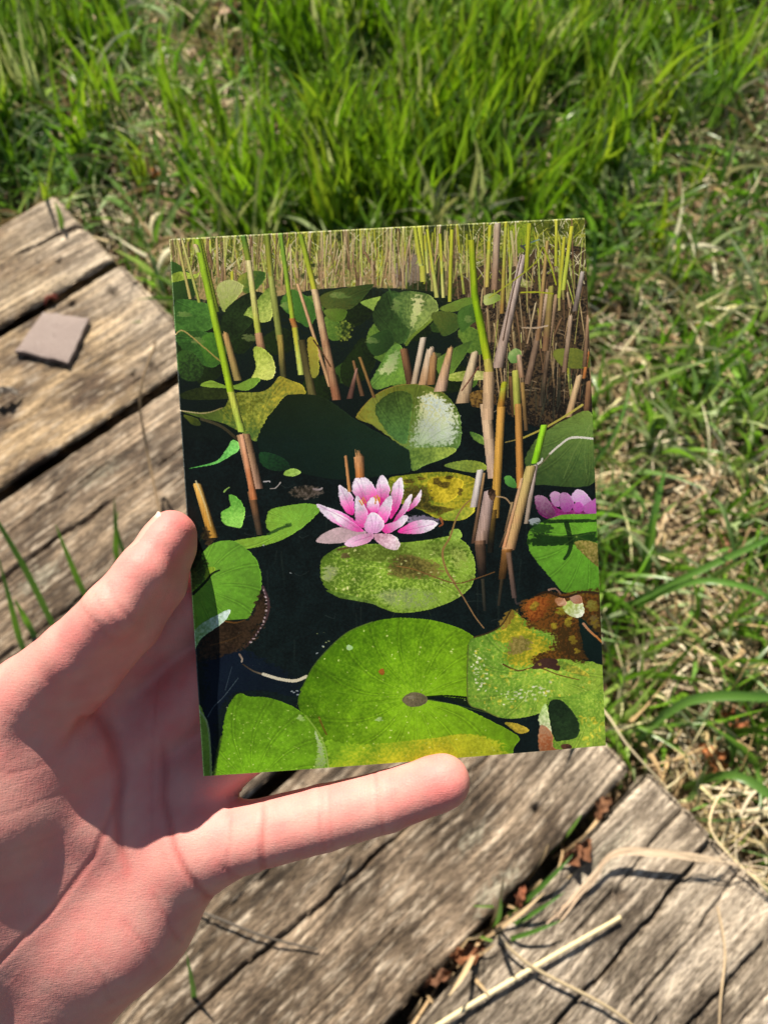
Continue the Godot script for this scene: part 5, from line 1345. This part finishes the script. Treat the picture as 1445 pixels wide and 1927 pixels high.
func build_hand_bones() -> void:
	limb(8.0)
	bone(Vector3(-134.4, -133.6, -26.0), Vector3(-80.4, -39.6, -17.0), 14.94, 12.38, 8.0)  # index metacarpal
	bone(Vector3(-134.1, -142.5, -27.0), Vector3(-71.9, -61.2, -18.5), 15.00, 12.16, 8.0)  # middle metacarpal
	bone(Vector3(-131.6, -150.9, -27.0), Vector3(-65.5, -81.4, -17.5), 15.00, 12.11, 8.0)  # ring metacarpal
	bone(Vector3(-128.6, -158.6, -26.0), Vector3(-80.2, -114.8, -16.0), 15.72, 15.93, 9.0)  # little metacarpal
	bone(Vector3(-80.2, -114.8, -16.0), Vector3(-59.0, -92.9, -9.0), 15.93, 11.64, 9.0)
	bone(Vector3(-96.2, -119.0, -18.0), Vector3(-135.0, -162.0, -29.0), 18.21, 23.90, 14.0)  # heel of the hand
	bone(Vector3(-131.4, -101.3, -8.0), Vector3(-109.1, -71.5, -3.0), 24.62, 18.94, 14.0)  # ball of the thumb
	bone(Vector3(-88.6, -83.1, -16.5), Vector3(-116.0, -107.5, -17.0), 16.88, 20.54, 18.0)  # hollow of the palm
	bone(Vector3(-108.0, -72.6, -2.0), Vector3(-87.0, -61.0, -3.0), 15.75, 7.63, 8.0)  # fold
	bone(Vector3(-114.9, -58.5, 4.0), Vector3(-96.9, -55.9, 1.0), 13.65, 10.53, 9.0)  # root of the thumb
	bone(Vector3(-136.1, -149.4, -30.0), Vector3(-182.3, -193.5, -30.0), 29.60, 29.60, 16.0)  # wrist and forearm
	bone(Vector3(-182.3, -193.5, -30.0), Vector3(-249.9, -259.1, -34.0), 29.60, 32.55, 16.0)
	bone(Vector3(-101.3, -60.9, -8.0), Vector3(-82.6, -44.2, -18.0), 12.31, 11.23, 9.0)  # web of the thumb
	bone(Vector3(-93.9, -51.5, -9.0), Vector3(-75.1, -35.7, -10.0), 9.02, 7.60, 6.0)  # web skin
	bone(Vector3(-75.1, -35.7, -10.0), Vector3(-64.9, -25.0, -9.5), 7.60, 5.83, 6.0)
	limb(4.0)
	bone(Vector3(-80.4, -39.6, -17.0), Vector3(-54.9, -25.2, -11.5), 12.38, 10.01, 0.8)  # index finger
	bone(Vector3(-54.9, -25.2, -11.5), Vector3(-26.7, -15.1, -10.8), 10.01, 9.24, 0.8)
	bone(Vector3(-26.7, -15.1, -10.8), Vector3(-7.2, -8.1, -10.2), 9.24, 8.19, 0.8)
	bone(Vector3(-7.2, -8.1, -10.2), Vector3(7.7, -2.3, -9.0), 8.19, 6.98, 0.8)
	limb(4.0)
	bone(Vector3(-71.9, -61.2, -18.5), Vector3(-52.0, -47.0, -11.8), 11.86, 10.32, 0.8)  # middle finger
	bone(Vector3(-52.0, -47.0, -11.8), Vector3(-19.1, -34.1, -11.1), 10.32, 9.40, 0.8)
	bone(Vector3(-19.1, -34.1, -11.1), Vector3(3.6, -25.1, -10.5), 9.40, 8.50, 0.8)
	bone(Vector3(3.6, -25.1, -10.5), Vector3(20.2, -18.6, -9.5), 8.50, 7.15, 0.8)
	limb(4.0)
	bone(Vector3(-65.5, -81.4, -17.5), Vector3(-46.9, -66.7, -11.3), 11.20, 9.41, 0.8)  # ring finger
	bone(Vector3(-46.9, -66.7, -11.3), Vector3(-18.7, -53.4, -10.7), 9.41, 8.80, 0.8)
	bone(Vector3(-18.7, -53.4, -10.7), Vector3(4.0, -44.4, -10.1), 8.80, 8.04, 0.8)
	bone(Vector3(4.0, -44.4, -10.1), Vector3(19.0, -38.4, -9.0), 8.04, 6.84, 0.8)
	limb(5.0)
	bone(Vector3(-58.6, -93.4, -9.0), Vector3(-44.0, -89.9, -6.0), 11.35, 9.18, 0.8)  # little finger
	bone(Vector3(-44.0, -89.9, -6.0), Vector3(-23.5, -84.9, -3.0), 9.18, 8.62, 0.8)
	bone(Vector3(-23.5, -84.9, -3.0), Vector3(-6.5, -80.6, -0.5), 8.62, 7.89, 0.8)
	bone(Vector3(-6.5, -80.6, -0.5), Vector3(6.2, -76.1, 1.8), 7.89, 7.32, 0.8)
	bone(Vector3(6.2, -76.1, 1.8), Vector3(8.7, -75.3, 2.2), 7.32, 7.16, 0.8)
	limb(3.0)
	bone(Vector3(-129.2, -82.6, -4.0), Vector3(-95.1, -43.7, 5.5), 17.75, 9.75, 1.6)  # thumb, its outer side
	bone(Vector3(-95.1, -43.7, 5.5), Vector3(-81.3, -32.9, 11.0), 9.75, 7.90, 1.6)
	bone(Vector3(-81.3, -32.9, 11.0), Vector3(-69.5, -22.5, 15.0), 7.90, 7.09, 1.6)
	bone(Vector3(-69.5, -22.5, 15.0), Vector3(-62.6, -14.1, 12.0), 7.09, 6.42, 1.6)
	bone(Vector3(-62.6, -14.1, 12.0), Vector3(-58.2, -7.3, 8.0), 6.42, 5.48, 1.6)
	bone(Vector3(-58.2, -7.3, 8.0), Vector3(-56.6, -4.8, 6.8), 5.48, 5.25, 1.6)
	bone(Vector3(-127.7, -85.5, -6.0), Vector3(-93.6, -46.5, 3.8), 16.85, 9.57, 1.6)  # thumb, its middle
	bone(Vector3(-93.6, -46.5, 3.8), Vector3(-80.7, -35.9, 8.2), 9.57, 8.01, 1.6)
	bone(Vector3(-80.7, -35.9, 8.2), Vector3(-68.9, -24.9, 10.8), 8.01, 7.25, 1.6)
	bone(Vector3(-68.9, -24.9, 10.8), Vector3(-61.8, -16.1, 8.3), 7.25, 6.54, 1.6)
	bone(Vector3(-61.8, -16.1, 8.3), Vector3(-57.7, -8.2, 5.4), 6.54, 5.56, 1.6)
	bone(Vector3(-57.7, -8.2, 5.4), Vector3(-56.5, -5.4, 4.8), 5.56, 5.30, 1.6)
	bone(Vector3(-126.1, -88.4, -8.0), Vector3(-92.0, -49.3, 2.0), 15.93, 9.38, 1.6)  # thumb, its pad
	bone(Vector3(-92.0, -49.3, 2.0), Vector3(-80.0, -38.9, 5.5), 9.38, 8.13, 1.6)
	bone(Vector3(-80.0, -38.9, 5.5), Vector3(-68.2, -27.5, 6.5), 8.13, 7.41, 1.6)
	bone(Vector3(-68.2, -27.5, 6.5), Vector3(-60.9, -18.1, 4.5), 7.41, 6.67, 1.6)
	bone(Vector3(-60.9, -18.1, 4.5), Vector3(-57.2, -9.2, 2.8), 6.67, 5.63, 1.6)
	bone(Vector3(-57.2, -9.2, 2.8), Vector3(-56.4, -6.1, 2.8), 5.63, 5.36, 1.6)
	crease([Vector2(-87.1, -58.1), Vector2(-81.2, -50.5), Vector2(-77.6, -58.8), Vector2(-76.3, -68.0), Vector2(-77.1, -86.0), Vector2(-74.9, -96.9)], 1.10, 0.55, -30.0)
	crease([Vector2(-65.5, -60.8), Vector2(-65.9, -76.8), Vector2(-62.6, -87.7), Vector2(-55.9, -100.8), Vector2(-54.3, -109.7)], 1.00, 0.50, -24.0)
	crease([Vector2(-74.6, -69.3), Vector2(-82.7, -88.1), Vector2(-92.6, -99.5), Vector2(-106.8, -111.5), Vector2(-124.5, -127.0)], 0.90, 0.30, -30.0)
	crease([Vector2(-39.2, -79.2), Vector2(-39.4, -87.3), Vector2(-39.9, -99.0)], 0.80, 0.45, -12.0)
	crease([Vector2(-23.7, -74.4), Vector2(-23.8, -83.7), Vector2(-23.0, -93.2)], 0.60, 0.18, -8.0)
	crease([Vector2(-21.4, -74.6), Vector2(-21.4, -83.9), Vector2(-20.5, -93.4)], 0.60, 0.14, -8.0)
	crease([Vector2(-9.0, -71.1), Vector2(-8.5, -79.7), Vector2(-7.6, -88.3)], 0.60, 0.22, -8.0)
	crease([Vector2(-69.7, -14.1), Vector2(-66.3, -20.5), Vector2(-62.9, -25.9)], 0.70, 0.15, 0.0)
	crease([Vector2(-76.5, -19.5), Vector2(-71.7, -24.1), Vector2(-68.2, -29.5)], 0.70, 0.14, 0.0)
	crease([Vector2(-73.1, -16.5), Vector2(-69.0, -21.6), Vector2(-65.6, -27.7)], 0.60, 0.12, 0.0)
	crease([Vector2(-51.1, -92.2), Vector2(-46.5, -98.5), Vector2(-44.5, -101.6)], 0.70, 0.18, -20.0)
	crease([Vector2(-69.6, -98.7), Vector2(-65.9, -108.0), Vector2(-63.8, -120.2)], 0.60, 0.18, -20.0)
	crease([Vector2(-49.3, -77.9), Vector2(-47.7, -85.5), Vector2(-49.0, -94.4), Vector2(-48.0, -101.9)], 0.60, 0.14, -20.0)
	crease([Vector2(-77.3, -105.6), Vector2(-72.1, -113.5), Vector2(-69.9, -124.2)], 0.60, 0.14, -20.0)
	crease([Vector2(-87.9, -112.2), Vector2(-82.8, -121.6), Vector2(-82.2, -133.7)], 0.60, 0.12, -20.0)
	crease([Vector2(-78.4, -49.3), Vector2(-78.1, -65.5), Vector2(-77.8, -81.7)], 0.60, 0.12, -25.0)
	crease([Vector2(-65.7, -42.9), Vector2(-67.5, -57.4), Vector2(-69.2, -72.0), Vector2(-68.8, -86.9)], 0.60, 0.12, -25.0)
	crease([Vector2(-105.7, -55.0), Vector2(-98.0, -61.2), Vector2(-88.4, -60.5)], 0.70, 0.07, -20.0)
	crease([Vector2(-106.8, -69.0), Vector2(-98.8, -71.0), Vector2(-86.3, -69.1)], 0.70, 0.07, -20.0)
	crease([Vector2(-110.2, -77.2), Vector2(-99.5, -80.9), Vector2(-88.5, -80.3)], 0.70, 0.08, -20.0)
	crease([Vector2(-102.5, -48.2), Vector2(-102.3, -63.7), Vector2(-99.9, -86.5)], 0.70, 0.07, -20.0)

func build_person() -> void:
	build_hand_bones()
	var cell := 0.95
	var lo := Vector3(-168, -178, -72)
	var span := 8
	var block := cell * span
	var hi := Vector3(30, 14, 26)
	var nb := Vector3i(((hi - lo) / block).ceil())
	var every := PackedInt32Array()
	for i in bone_a.size(): every.append(i)
	var big := block * 0.8661
	var verts := PackedVector3Array(); var lists := []; var list_of := PackedInt32Array()
	var at := {}                                  # cell -> vertex
	var crossings := []                           # [cell x, y, z, axis bits, sign bits]
	var sx := nb.x * span + 2; var sy := nb.y * span + 2
	var s1 := span + 1
	var val := PackedFloat32Array(); val.resize(s1 * s1 * s1)
	var inside := PackedByteArray(); inside.resize(s1 * s1 * s1)
	var dist := PackedFloat32Array(); dist.resize(every.size())
	for bz in nb.z:
		for by in nb.y:
			for bx in nb.x:
				var mid := lo + (Vector3(bx, by, bz) + Vector3.ONE * 0.5) * block
				var least := 1e9
				for i in every:
					var w := mid - bone_a[i]
					var h := clampf(w.dot(bone_d[i]) * bone_l[i], 0.0, 1.0)
					dist[i] = (w - bone_d[i] * h).length() - bone_r[i] - bone_q[i] * h
					least = minf(least, dist[i])
				if least > big + 7.0 or least < -big - 7.0: continue
				var list := PackedInt32Array()
				for i in every:
					if dist[i] < least + 2.0 * big + maxf(bone_k[i], limb_join[bone_g[i]]): list.append(i)
				var d0 := field(mid, list)
				if d0 > big + 0.5 or d0 < -big - 0.5: continue
				var corner := lo + Vector3(bx, by, bz) * block
				var q := 0; var ins := 0
				for k in s1:
					for j in s1:
						for i in s1:
							var e := field(corner + Vector3(i, j, k) * cell, list)
							val[q] = e
							var b := 1 if e < 0.0 else 0
							inside[q] = b
							ins += b
							q += 1
				if ins == 0 or ins == q: continue
				var li := lists.size()
				lists.append(list)
				for k in span:
					for j in span:
						q = (k * s1 + j) * s1
						for i in span:
							var a0 := inside[q]; var a1 := inside[q + 1]; var a2 := inside[q + s1]; var a3 := inside[q + s1 * s1]
							var sum := a0 + a1 + a2 + inside[q + s1 + 1] + a3 + inside[q + s1 * s1 + 1] + inside[q + s1 * s1 + s1] + inside[q + s1 * s1 + s1 + 1]
							if sum > 0 and sum < 8:
								var c := Vector3i(bx * span + i, by * span + j, bz * span + k)
								at[(c.z * sy + c.y) * sx + c.x] = verts.size()
								verts.append(lo + (Vector3(c) + Vector3.ONE * 0.5) * cell)
								list_of.append(li)
								if a0 != a1 or a0 != a2 or a0 != a3:
									crossings.append([c, (1 if a0 != a1 else 0) + (2 if a0 != a2 else 0) + (4 if a0 != a3 else 0), a0])
							q += 1
	# settle every vertex on the skin, draw in the creases, then take normals and colours
	var mott := noise(61, 0.09, 3); var fine := noise(62, 0.35, 2); var wr := noise(63, 0.5, 2)
	var n := PackedVector3Array(); n.resize(verts.size())
	var col := PackedColorArray(); col.resize(verts.size())
	var ex := Vector3(0.45, 0, 0); var ey := Vector3(0, 0.45, 0); var ez := Vector3(0, 0, 0.45)
	for i in verts.size():
		var p := verts[i]
		var list: PackedInt32Array = lists[list_of[i]]
		var g := Vector3.ZERO
		for k in 2:
			g = Vector3(field(p + ex, list) - field(p - ex, list), field(p + ey, list) - field(p - ey, list), field(p + ez, list) - field(p - ez, list)).normalized()
			p -= g * field(p, list)
		var front := g.z > -0.1
		var fold := 0.0
		if front:
			fold = folds(p)
			var a := Vector3(0, 0, 1).cross(g)
			if a.length() < 0.1: a = Vector3.RIGHT
			a = a.normalized()
			var b := g.cross(a)
			var slope := func(q: Vector3) -> float: return folds(q) + 0.03 * wr.get_noise_3d(q.x, q.y, q.z)
			var e := 0.4
			n[i] = (g + (a * (slope.call(p + a * e) - slope.call(p - a * e)) + b * (slope.call(p + b * e) - slope.call(p - b * e))) / (2.0 * e)).normalized()
			p -= g * fold
		else:
			n[i] = g
		verts[i] = p
		var m := mott.get_noise_3d(p.x, p.y, p.z); var f := fine.get_noise_3d(p.x, p.y, p.z)
		var red := clampf(0.30 + 0.55 * m + 0.2 * f + 1.1 * fold, 0.0, 1.0)
		# blood shows in the finger tips, the knuckles and the heel of the hand
		for s in [[Vector3(8, -76, 8), 12.0, 0.5], [Vector3(-57, -6, 8), 12.0, 0.55], [Vector3(-80, -30, 18), 12.0, 0.15], [Vector3(-45, -98, -2), 18.0, 0.1], [Vector3(-95, -50, 5), 16.0, 0.15], [Vector3(-60, -50, -6), 22.0, 0.4]]:
			red += s[2] * exp(-((p - s[0]) as Vector3).length_squared() / (s[1] * s[1]))
		red = clampf(red, 0.0, 1.0)
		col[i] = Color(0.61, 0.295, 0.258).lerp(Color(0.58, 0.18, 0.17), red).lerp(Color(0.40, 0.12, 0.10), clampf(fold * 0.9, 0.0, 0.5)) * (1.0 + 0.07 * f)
	var ix := PackedInt32Array()
	for e in crossings:
		var c: Vector3i = e[0]
		for axis in 3:
			if not (e[1] >> axis) & 1: continue
			var u := Vector3i.ZERO; var w := Vector3i.ZERO
			u[(axis + 1) % 3] = 1; w[(axis + 2) % 3] = 1
			var quad := []
			for d in [c, c - u, c - u - w, c - w]:
				var k: int = at.get((d.z * sy + d.y) * sx + d.x, -1) if d.x >= 0 and d.y >= 0 and d.z >= 0 else -1
				quad.append(k)
			if quad.has(-1): continue
			var s: int = e[2]
			# clockwise when seen from outside
			if s == 1: ix.append_array(PackedInt32Array([quad[0], quad[2], quad[1], quad[0], quad[3], quad[2]]))
			else: ix.append_array(PackedInt32Array([quad[0], quad[1], quad[2], quad[0], quad[2], quad[3]]))
	# the rest of the forearm, out of the picture
	var fa := Vector3(-150, -160, -27); var fb := Vector3(-285, -300, -42)
	var first := verts.size()
	var axis := (fb - fa).normalized(); var sd := axis.cross(Vector3(0, 0, 1)).normalized(); var tp := sd.cross(axis)
	for i in 13:
		var t := i / 12.0
		var r := lerpf(29.0, 36.0, t) * (1.0 if i < 11 else (0.85 if i == 11 else 0.01))
		for k in 24:
			var w := TAU * k / 24.0
			verts.append(fa.lerp(fb, t) + (sd * cos(w) + tp * sin(w) * 0.9) * r)
			n.append(sd * cos(w) + tp * sin(w)); col.append(Color(0.64, 0.37, 0.29))
	for i in 12:
		for k in 24:
			var p := first + i * 24 + k; var q := first + i * 24 + (k + 1) % 24
			ix.append_array(PackedInt32Array([p, p + 24, q, q, p + 24, q + 24]))
	for i in verts.size(): verts[i] *= 0.001
	print("hand: ", verts.size(), " points, ", ix.size() / 3, " triangles")
	var skin := StandardMaterial3D.new()
	skin.vertex_color_use_as_albedo = true
	skin.roughness = 0.56
	skin.metallic_specular = 0.36
	skin.subsurf_scatter_enabled = true
	skin.subsurf_scatter_strength = 0.07
	skin.uv1_triplanar = true
	skin.uv1_scale = Vector3(42, 42, 42)
	skin.normal_enabled = true
	skin.normal_texture = skin_normals()
	skin.normal_scale = 0.65
	var o := thing("person", "bare left hand holding a postcard between thumb and little finger, palm to the viewer", "person", card_frame)
	put("hand", made(verts, n, col, PackedVector2Array(), ix), skin, o)
	var nail_from := Vector3(-62.10, -13.95, 8.00)
	var nail_to := Vector3(-56.37, -2.87, 5.00)
	var nail_skin := StandardMaterial3D.new()
	nail_skin.vertex_color_use_as_albedo = true
	nail_skin.roughness = 0.3
	nail_skin.metallic_specular = 0.5
	nail_skin.cull_mode = BaseMaterial3D.CULL_DISABLED
	put("thumbnail", nail(nail_from, nail_to, every, Vector3(-0.84, 0.42, 0.22)), nail_skin, o)

func nail(from: Vector3, to: Vector3, list: PackedInt32Array, out: Vector3) -> ArrayMesh:
	var axis := (to - from).normalized()
	var up := (out - axis * out.dot(axis)).normalized()
	var side := axis.cross(up)
	var v := PackedVector3Array(); var c := PackedColorArray(); var ix := PackedInt32Array()
	var rows := 18; var cols := 15
	for layer in 2:
		for i in rows:
			var t := float(i) / (rows - 1)
			var open := 0.95 * sqrt(clampf(1.0 - pow(1.0 - minf(t * 3.0, 1.0), 2.0), 0.0, 1.0)) * (1.0 if t < 0.9 else sqrt(maxf(1.0 - pow((t - 0.9) / 0.13, 2.0), 0.0)))
			for j in cols:
				var s := 2.0 * j / (cols - 1) - 1.0
				var w := s * maxf(open, 0.05) * 0.95
				var r := 3.0
				var ray := up * cos(w) + side * sin(w)
				var base := from.lerp(to + axis * 1.6, t) if t < 0.9 else from.lerp(to + axis * 1.6, 0.9)
				for k in 8: r -= field(base + ray * r, list)
				r += 0.28 - 0.34 * s * s - layer * 0.4
				v.append((base + ray * r + axis * (t - 0.9) * 9.0 * (1.0 if t > 0.9 else 0.0)) * 0.001)
				c.append(Color(0.60, 0.31, 0.27) if t < 0.88 else Color(0.70, 0.52, 0.45))
	for layer in 2:
		for i in rows - 1:
			for j in cols - 1:
				var p := layer * rows * cols + i * cols + j
				ix.append_array(PackedInt32Array([p, p + 1, p + cols, p + 1, p + cols + 1, p + cols]) if layer == 0 else PackedInt32Array([p, p + cols, p + 1, p + 1, p + cols, p + cols + 1]))
	var low := rows * cols
	for i in rows - 1:
		for j in [0, cols - 1]:
			var p: int = i * cols + j
			ix.append_array(PackedInt32Array([p, p + cols, p + low, p + low, p + cols, p + cols + low]))
	for j in cols - 1:
		var p := (rows - 1) * cols + j
		ix.append_array(PackedInt32Array([p, p + 1, p + low, p + low, p + 1, p + 1 + low]))
	var st := SurfaceTool.new()
	st.create_from(made(v, PackedVector3Array(), c, PackedVector2Array(), ix), 0)
	st.generate_normals()
	return st.commit()

func skin_normals() -> ImageTexture:         # fine crossing lines of the skin, as a height turned into normals
	var w := 512
	var cells := noise(71, 0.055, 1, FastNoiseLite.TYPE_CELLULAR)
	cells.cellular_return_type = FastNoiseLite.RETURN_DISTANCE2_SUB
	cells.cellular_jitter = 0.9
	var a := cells.get_seamless_image(w, w)
	cells.seed = 72; cells.frequency = 0.11
	var b := cells.get_seamless_image(w, w)
	var st := noise(73, 0.075, 2).get_seamless_image(w, 96)
	st.resize(w, w, Image.INTERPOLATE_CUBIC)
	var cross := noise(74, 0.075, 2).get_seamless_image(96, w)
	cross.resize(w, w, Image.INTERPOLATE_CUBIC)
	cross.convert(Image.FORMAT_L8)
	var dc := cross.get_data()
	a.convert(Image.FORMAT_L8); b.convert(Image.FORMAT_L8); st.convert(Image.FORMAT_L8)
	var da := a.get_data(); var db := b.get_data(); var ds := st.get_data()
	var out := PackedByteArray(); out.resize(w * w)
	for i in w * w:
		out[i] = int(clampf(0.28 * minf(da[i] * 1.6, 200.0) + 0.16 * minf(db[i] * 1.6, 200.0) + 0.45 * ds[i] + 0.4 * dc[i] - 30.0, 0.0, 255.0))
	var im := Image.create_from_data(w, w, false, Image.FORMAT_L8, out)
	im.convert(Image.FORMAT_RGBA8)
	im.bump_map_to_normal_map(3.0)
	return ImageTexture.create_from_image(im)
